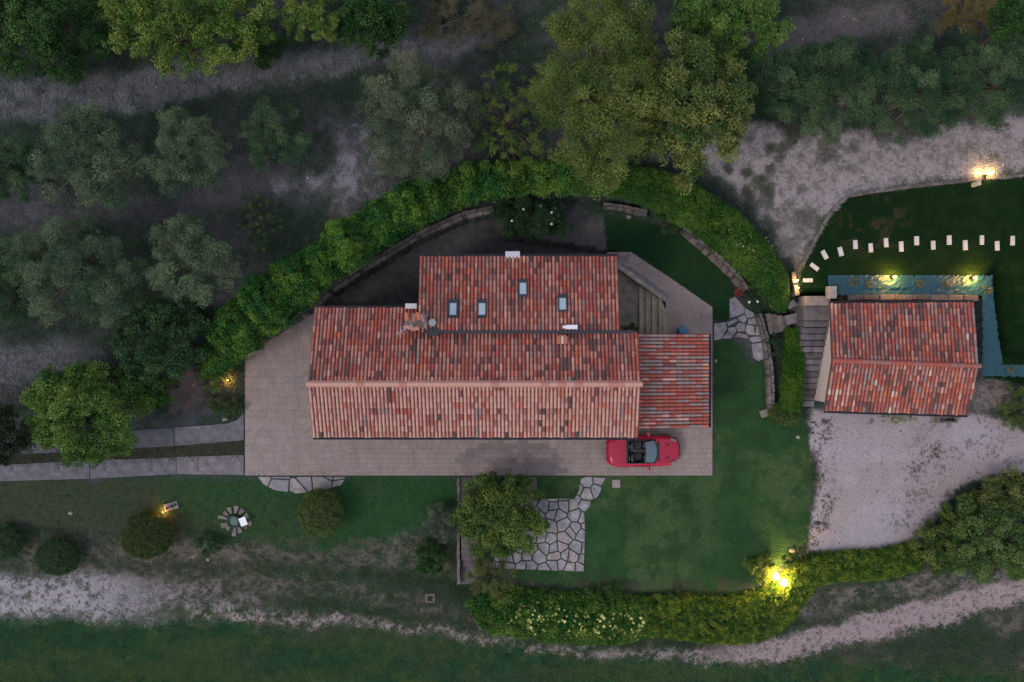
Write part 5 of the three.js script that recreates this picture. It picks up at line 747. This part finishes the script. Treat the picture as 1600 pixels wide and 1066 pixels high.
{ // blooms of the bushes
  const find = (l) => scene.children.find((o) => o.userData.label === l), put = (l, pts, c, s) => { const o = find(l); for (const [px, py, h] of pts) { const p = at(px, py, o.position.y + h); const g = new THREE.IcosahedronGeometry(s, 1); mesh('flower', g.translate(p.x - o.position.x, h, p.z - o.position.z), std(RGB(...c), 0.8), o); } };
  put('dark rose bush with pale blooms beside the red pot', [[1171, 472, 1.15], [1184, 471, 1.2], [1205, 477, 1.0]], [0.55, 0.58, 0.46], 0.09);
  put('dark bush with a few white flowers behind the north wing', [[818, 327, 1.7], [862, 332, 1.6], [862, 350, 1.5], [800, 345, 1.6], [845, 322, 1.6]], [0.5, 0.52, 0.5], 0.08);
}

{ // ------------------------------------------------------------- the red convertible
  const p = at(1005.5, 704.5, 0.6), car = thing('convertible_car', 'red open-top convertible parked on the terrace, half under the south eave', 'car', V3(p.x, 0.042, p.z), 0.012);
  const L = 4.5, paint = new THREE.MeshPhysicalMaterial({ color: RGB(0.33, 0.006, 0.036), roughness: 0.5, clearcoat: 0.5, clearcoatRoughness: 0.05, specularIntensity: 0.4 }), dark = std(RGB(0.012, 0.012, 0.014), 0.6), leather = std(RGB(0.022, 0.021, 0.022), 0.55);
  const cat = (tbl) => (s) => { let i = 0; while (i < tbl.length - 2 && s > tbl[i + 1][0]) i++; const [a, ya] = tbl[i], [b, yb] = tbl[i + 1], t = clamp((s - a) / (b - a)); return lerp(ya, yb, t * t * (3 - 2 * t)); };
  const hw = cat([[0, 0.62], [0.02, 0.74], [0.07, 0.87], [0.16, 0.95], [0.24, 0.965], [0.4, 0.93], [0.55, 0.925], [0.75, 0.955], [0.85, 0.92], [0.93, 0.76], [0.98, 0.52], [1, 0.40]]);
  const yc = cat([[0, 0.58], [0.02, 0.78], [0.07, 0.90], [0.16, 0.95], [0.26, 0.95], [0.45, 0.90], [0.66, 0.93], [0.75, 0.88], [0.88, 0.76], [0.96, 0.63], [1, 0.46]]);
  const fender = (s) => 0.07 * Math.exp(-Math.pow((s - 0.2) / 0.09, 2)) + 0.075 * Math.exp(-Math.pow((s - 0.8) / 0.09, 2));
  const sill = cat([[0, 0.36], [0.06, 0.25], [0.5, 0.19], [0.94, 0.22], [1, 0.26]]);
  const stations = []; for (let i = 0; i <= 60; i++) stations.push(i / 60); stations.splice(1, 0, 0.006); stations.splice(-1, 0, 0.994);
  const top = 24, pt = (s, j) => { const w = hw(s), v = (j - 5 - top / 2) / (top / 2); if (j >= 5 && j <= 5 + top) { const a = Math.abs(v); return [w * 0.97 * v, yc(s) - 0.05 * v * v + fender(s) * Math.exp(-Math.pow((a - 0.82) / 0.16, 2)) - 0.10 * Math.pow(a, 8), 0]; } const k = j < 5 ? (5 - j) / 5 : (j - 5 - top) / 5, sg = j < 5 ? -1 : 1, yT = yc(s) - 0.15 + fender(s) * 0.28; return [sg * w * (0.97 + 0.03 * Math.sin(Math.min(1, k * 1.6) * Math.PI / 2) * 1 - 0.06 * k * k), lerp(yT, sill(s), k)]; };
  const rows = 11 + top, P = [], I = [], xOf = (s) => (s - 0.5) * L;
  stations.forEach((s) => { for (let j = 0; j < rows; j++) { const [w, y] = pt(s, j); P.push(xOf(s), y, w); } });
  const arch = (s, y) => [0.185, 0.795].some((c) => Math.hypot((s - c) * L, y - 0.33) < 0.37);
  for (let i = 0; i + 1 < stations.length; i++) for (let j = 0; j + 1 < rows; j++) {
    const s = (stations[i] + stations[i + 1]) / 2, v = (j + 0.5 - 5 - top / 2) / (top / 2), y = (P[(i * rows + j) * 3 + 1] + P[((i + 1) * rows + j + 1) * 3 + 1]) / 2;
    if (s > 0.262 && s < 0.655 && Math.abs(v) < 0.76) continue; if ((j < 5 || j >= 5 + top) && arch(s, y)) continue;
    const a = i * rows + j, b = a + rows; I.push(a, a + 1, b, a + 1, b + 1, b);
  }
  const caps = (i) => { const o = i * rows; for (let j = 1; j + 1 < rows; j++) i ? I.push(o, o + j, o + j + 1) : I.push(o, o + j + 1, o + j); }; caps(0); caps(stations.length - 1);
  const bg = new THREE.BufferGeometry(); bg.setAttribute('position', new THREE.Float32BufferAttribute(P, 3)); bg.setIndex(I); bg.computeVertexNormals(); paint.side = THREE.DoubleSide;
  const body = mesh('body', bg, paint, car);
  mesh('underbody', box(L * 0.93, 0.12, 1.5, 0, 0.28, 0), dark, car);
  const x0 = xOf(0.262), x1 = xOf(0.655), tw = 0.70;
  mesh('cabin_tub', merge([box(x1 - x0, 0.04, tw * 2, (x0 + x1) / 2, 0.36, 0), box(x1 - x0, 0.5, 0.03, (x0 + x1) / 2, 0.61, tw), box(x1 - x0, 0.5, 0.03, (x0 + x1) / 2, 0.61, -tw), box(0.03, 0.5, tw * 2 - 0.03, x0, 0.61, 0), box(0.03, 0.5, tw * 2 - 0.03, x1, 0.61, 0)]), dark, car);
  const rim0 = yc(0.4) - 0.02; mesh('cockpit_surround', merge([rbox(0.12, 0.05, 1.42, 0.02, x0 + 0.02, rim0 + 0.06, 0), rbox(x1 - x0, 0.05, 0.07, 0.02, (x0 + x1) / 2, rim0 + 0.0, tw), rbox(x1 - x0, 0.05, 0.07, 0.02, (x0 + x1) / 2, rim0 + 0.0, -tw)]), dark, car);
  for (const sg of [-1, 1]) {
    const seat = mesh('seat', merge([rbox(0.55, 0.16, 0.52, 0.06, -0.36, 0.5, sg * 0.36), (() => { const g = rbox(0.16, 0.56, 0.5, 0.06); g.rotateZ(0.28).translate(-0.68, 0.74, sg * 0.36); return g; })()]), leather, car); mesh('headrest', rbox(0.11, 0.18, 0.28, 0.04, -0.79, 1.08, sg * 0.36), std(RGB(0.035, 0.037, 0.038), 0.5), seat);
    mesh('roll_hoop', new THREE.TorusGeometry(0.17, 0.025, 8, 20, Math.PI).rotateY(Math.PI / 2).translate(-0.94, 0.95, sg * 0.36), std(RGB(0.12, 0.13, 0.13), 0.35, { metalness: 0.7 }), car);
    const mir = mesh('door_mirror', merge([rbox(0.14, 0.13, 0.2, 0.04, xOf(0.56), 0.98, sg * 1.06), box(0.07, 0.04, 0.14, xOf(0.56), 0.93, sg * 0.94)]), paint, car); mesh('mirror_glass', box(0.012, 0.1, 0.16, xOf(0.56) - 0.073, 0.98, sg * 1.06), std(RGB(0.5, 0.5, 0.5), 0.05, { metalness: 1 }), mir);
    const vent = mesh('bonnet_vent', (() => { const g = rbox(0.3, 0.03, 0.085, 0.012); g.rotateY(sg * 0.42).translate(xOf(0.80), yc(0.80) + 0.0, sg * 0.40); return g; })(), dark, car);
    mesh('headlight', (() => { const g = rbox(0.42, 0.05, 0.13, 0.02); g.rotateZ(-0.22).rotateY(sg * 0.36).translate(xOf(0.895), yc(0.895) + 0.035, sg * 0.66); return g; })(), new THREE.MeshPhysicalMaterial({ color: RGB(0.12, 0.10, 0.10), roughness: 0.1, clearcoat: 1 }), car);
    mesh('tail_light', cyl(0.075, 0.075, 0.04, 16).rotateZ(Math.PI / 2).translate(xOf(0.004), 0.68, sg * 0.48), std(RGB(0.25, 0.01, 0.012), 0.2), car);
    for (const c of [0.185, 0.795]) { const w = mesh('wheel', new THREE.TorusGeometry(0.25, 0.09, 12, 28).translate(xOf(c), 0.33, sg * 0.82), dark, car); mesh('rim', merge([cyl(0.2, 0.2, 0.12, 20).rotateX(Math.PI / 2).translate(xOf(c), 0.33, sg * 0.82)]), std(RGB(0.35, 0.35, 0.36), 0.3, { metalness: 0.8 }), w); }
    mesh('door', (() => { const g = rbox(1.1, 0.32, 0.02, 0.008); g.translate(xOf(0.47), 0.6, sg * (hw(0.47) + 0.002)); return g; })(), paint, car);
  }
  mesh('dashboard', merge([rbox(0.36, 0.2, 1.36, 0.06, xOf(0.585), 0.78, 0)]), dark, car); mesh('console', rbox(1.1, 0.2, 0.2, 0.05, -0.3, 0.48, 0), std(RGB(0.05, 0.055, 0.055), 0.4), car);
  mesh('steering_wheel', new THREE.TorusGeometry(0.17, 0.02, 8, 24).rotateY(Math.PI / 2).rotateZ(0.4).translate(-0.02, 0.84, -0.36), std(RGB(0.10, 0.10, 0.10), 0.4), car);
  mesh('gauge_hood', merge([rbox(0.07, 0.05, 0.15, 0.02, -0.02, 0.95, 0.36), rbox(0.07, 0.05, 0.15, 0.02, -0.02, 0.95, -0.36)]), std(RGB(0.12, 0.13, 0.13), 0.4), car);
  // windscreen in a dark frame
  const A0 = V3(xOf(0.672), 0.95, 0.0), B0 = V3(xOf(0.50), 1.27, 0.0), GP = [], GI = [], nn = 12;
  for (let i = 0; i <= nn; i++) { const v = i / nn * 2 - 1; for (let k = 0; k <= 4; k++) { const t = k / 4, x = lerp(A0.x - 0.20 * v * v, B0.x - 0.06 * v * v, t); GP.push(x, lerp(A0.y, B0.y, t) + 0.03 * Math.sin(t * Math.PI) - 0.04 * v * v, v * lerp(0.67, 0.60, t)); if (i < nn && k < 4) { const a = i * 5 + k; GI.push(a, a + 1, a + 5, a + 1, a + 6, a + 5); } } }
  const wg = new THREE.BufferGeometry(); wg.setAttribute('position', new THREE.Float32BufferAttribute(GP, 3)); wg.setIndex(GI); wg.computeVertexNormals();
  const ws = mesh('windscreen', wg, new THREE.MeshPhysicalMaterial({ color: RGB(0.05, 0.115, 0.16), roughness: 0.05, transmission: 0.25, thickness: 0, ior: 1.9, side: THREE.DoubleSide }), car);  // blue of the reflected sky is put into the glass colour
  const edge = (f) => { const pts = []; for (let i = 0; i <= 20; i++) pts.push(f(i / 20 * 2 - 1)); return new THREE.TubeGeometry(new THREE.CatmullRomCurve3(pts), 24, 0.032, 7); };
  mesh('windscreen_frame', merge([edge((v) => V3(A0.x - 0.20 * v * v, A0.y - 0.04 * v * v, v * 0.68)), edge((v) => V3(B0.x - 0.06 * v * v, B0.y - 0.04 * v * v, v * 0.61)), limb(V3(A0.x - 0.2, A0.y - 0.04, 0.68), V3(B0.x - 0.06, B0.y - 0.04, 0.61), 0.04, 0.035), limb(V3(A0.x - 0.2, A0.y - 0.04, -0.68), V3(B0.x - 0.06, B0.y - 0.04, -0.61), 0.04, 0.035), rbox(0.16, 0.03, 1.2, 0.012, A0.x + 0.045, A0.y - 0.035, 0)]), dark, ws);
  const lid = []; for (let i = 0; i <= 10; i++) for (let k = 0; k <= 10; k++) { const s = lerp(0.05, 0.225, i / 10), v = k / 10 * 1.24 - 0.62, w = hw(s) * 0.97; lid.push(xOf(s), yc(s) - 0.05 * v * v + 0.012, w * v); } const li = []; for (let i = 0; i < 10; i++) for (let k = 0; k < 10; k++) { const a = i * 11 + k; li.push(a, a + 1, a + 11, a + 1, a + 12, a + 11); } const lg = new THREE.BufferGeometry(); lg.setAttribute('position', new THREE.Float32BufferAttribute(lid, 3)); lg.setIndex(li); lg.computeVertexNormals(); mesh('boot_lid', lg, paint, car);
  mesh('grille', rbox(0.05, 0.16, 0.72, 0.02, xOf(0.998), 0.40, 0), dark, car); mesh('splitter', rbox(0.1, 0.03, 1.1, 0.01, xOf(0.985), 0.26, 0), dark, car);
}

scene.traverse((o) => { if (o.isMesh) { o.castShadow = true; o.receiveShadow = true; } });
renderer.render(scene, camera);
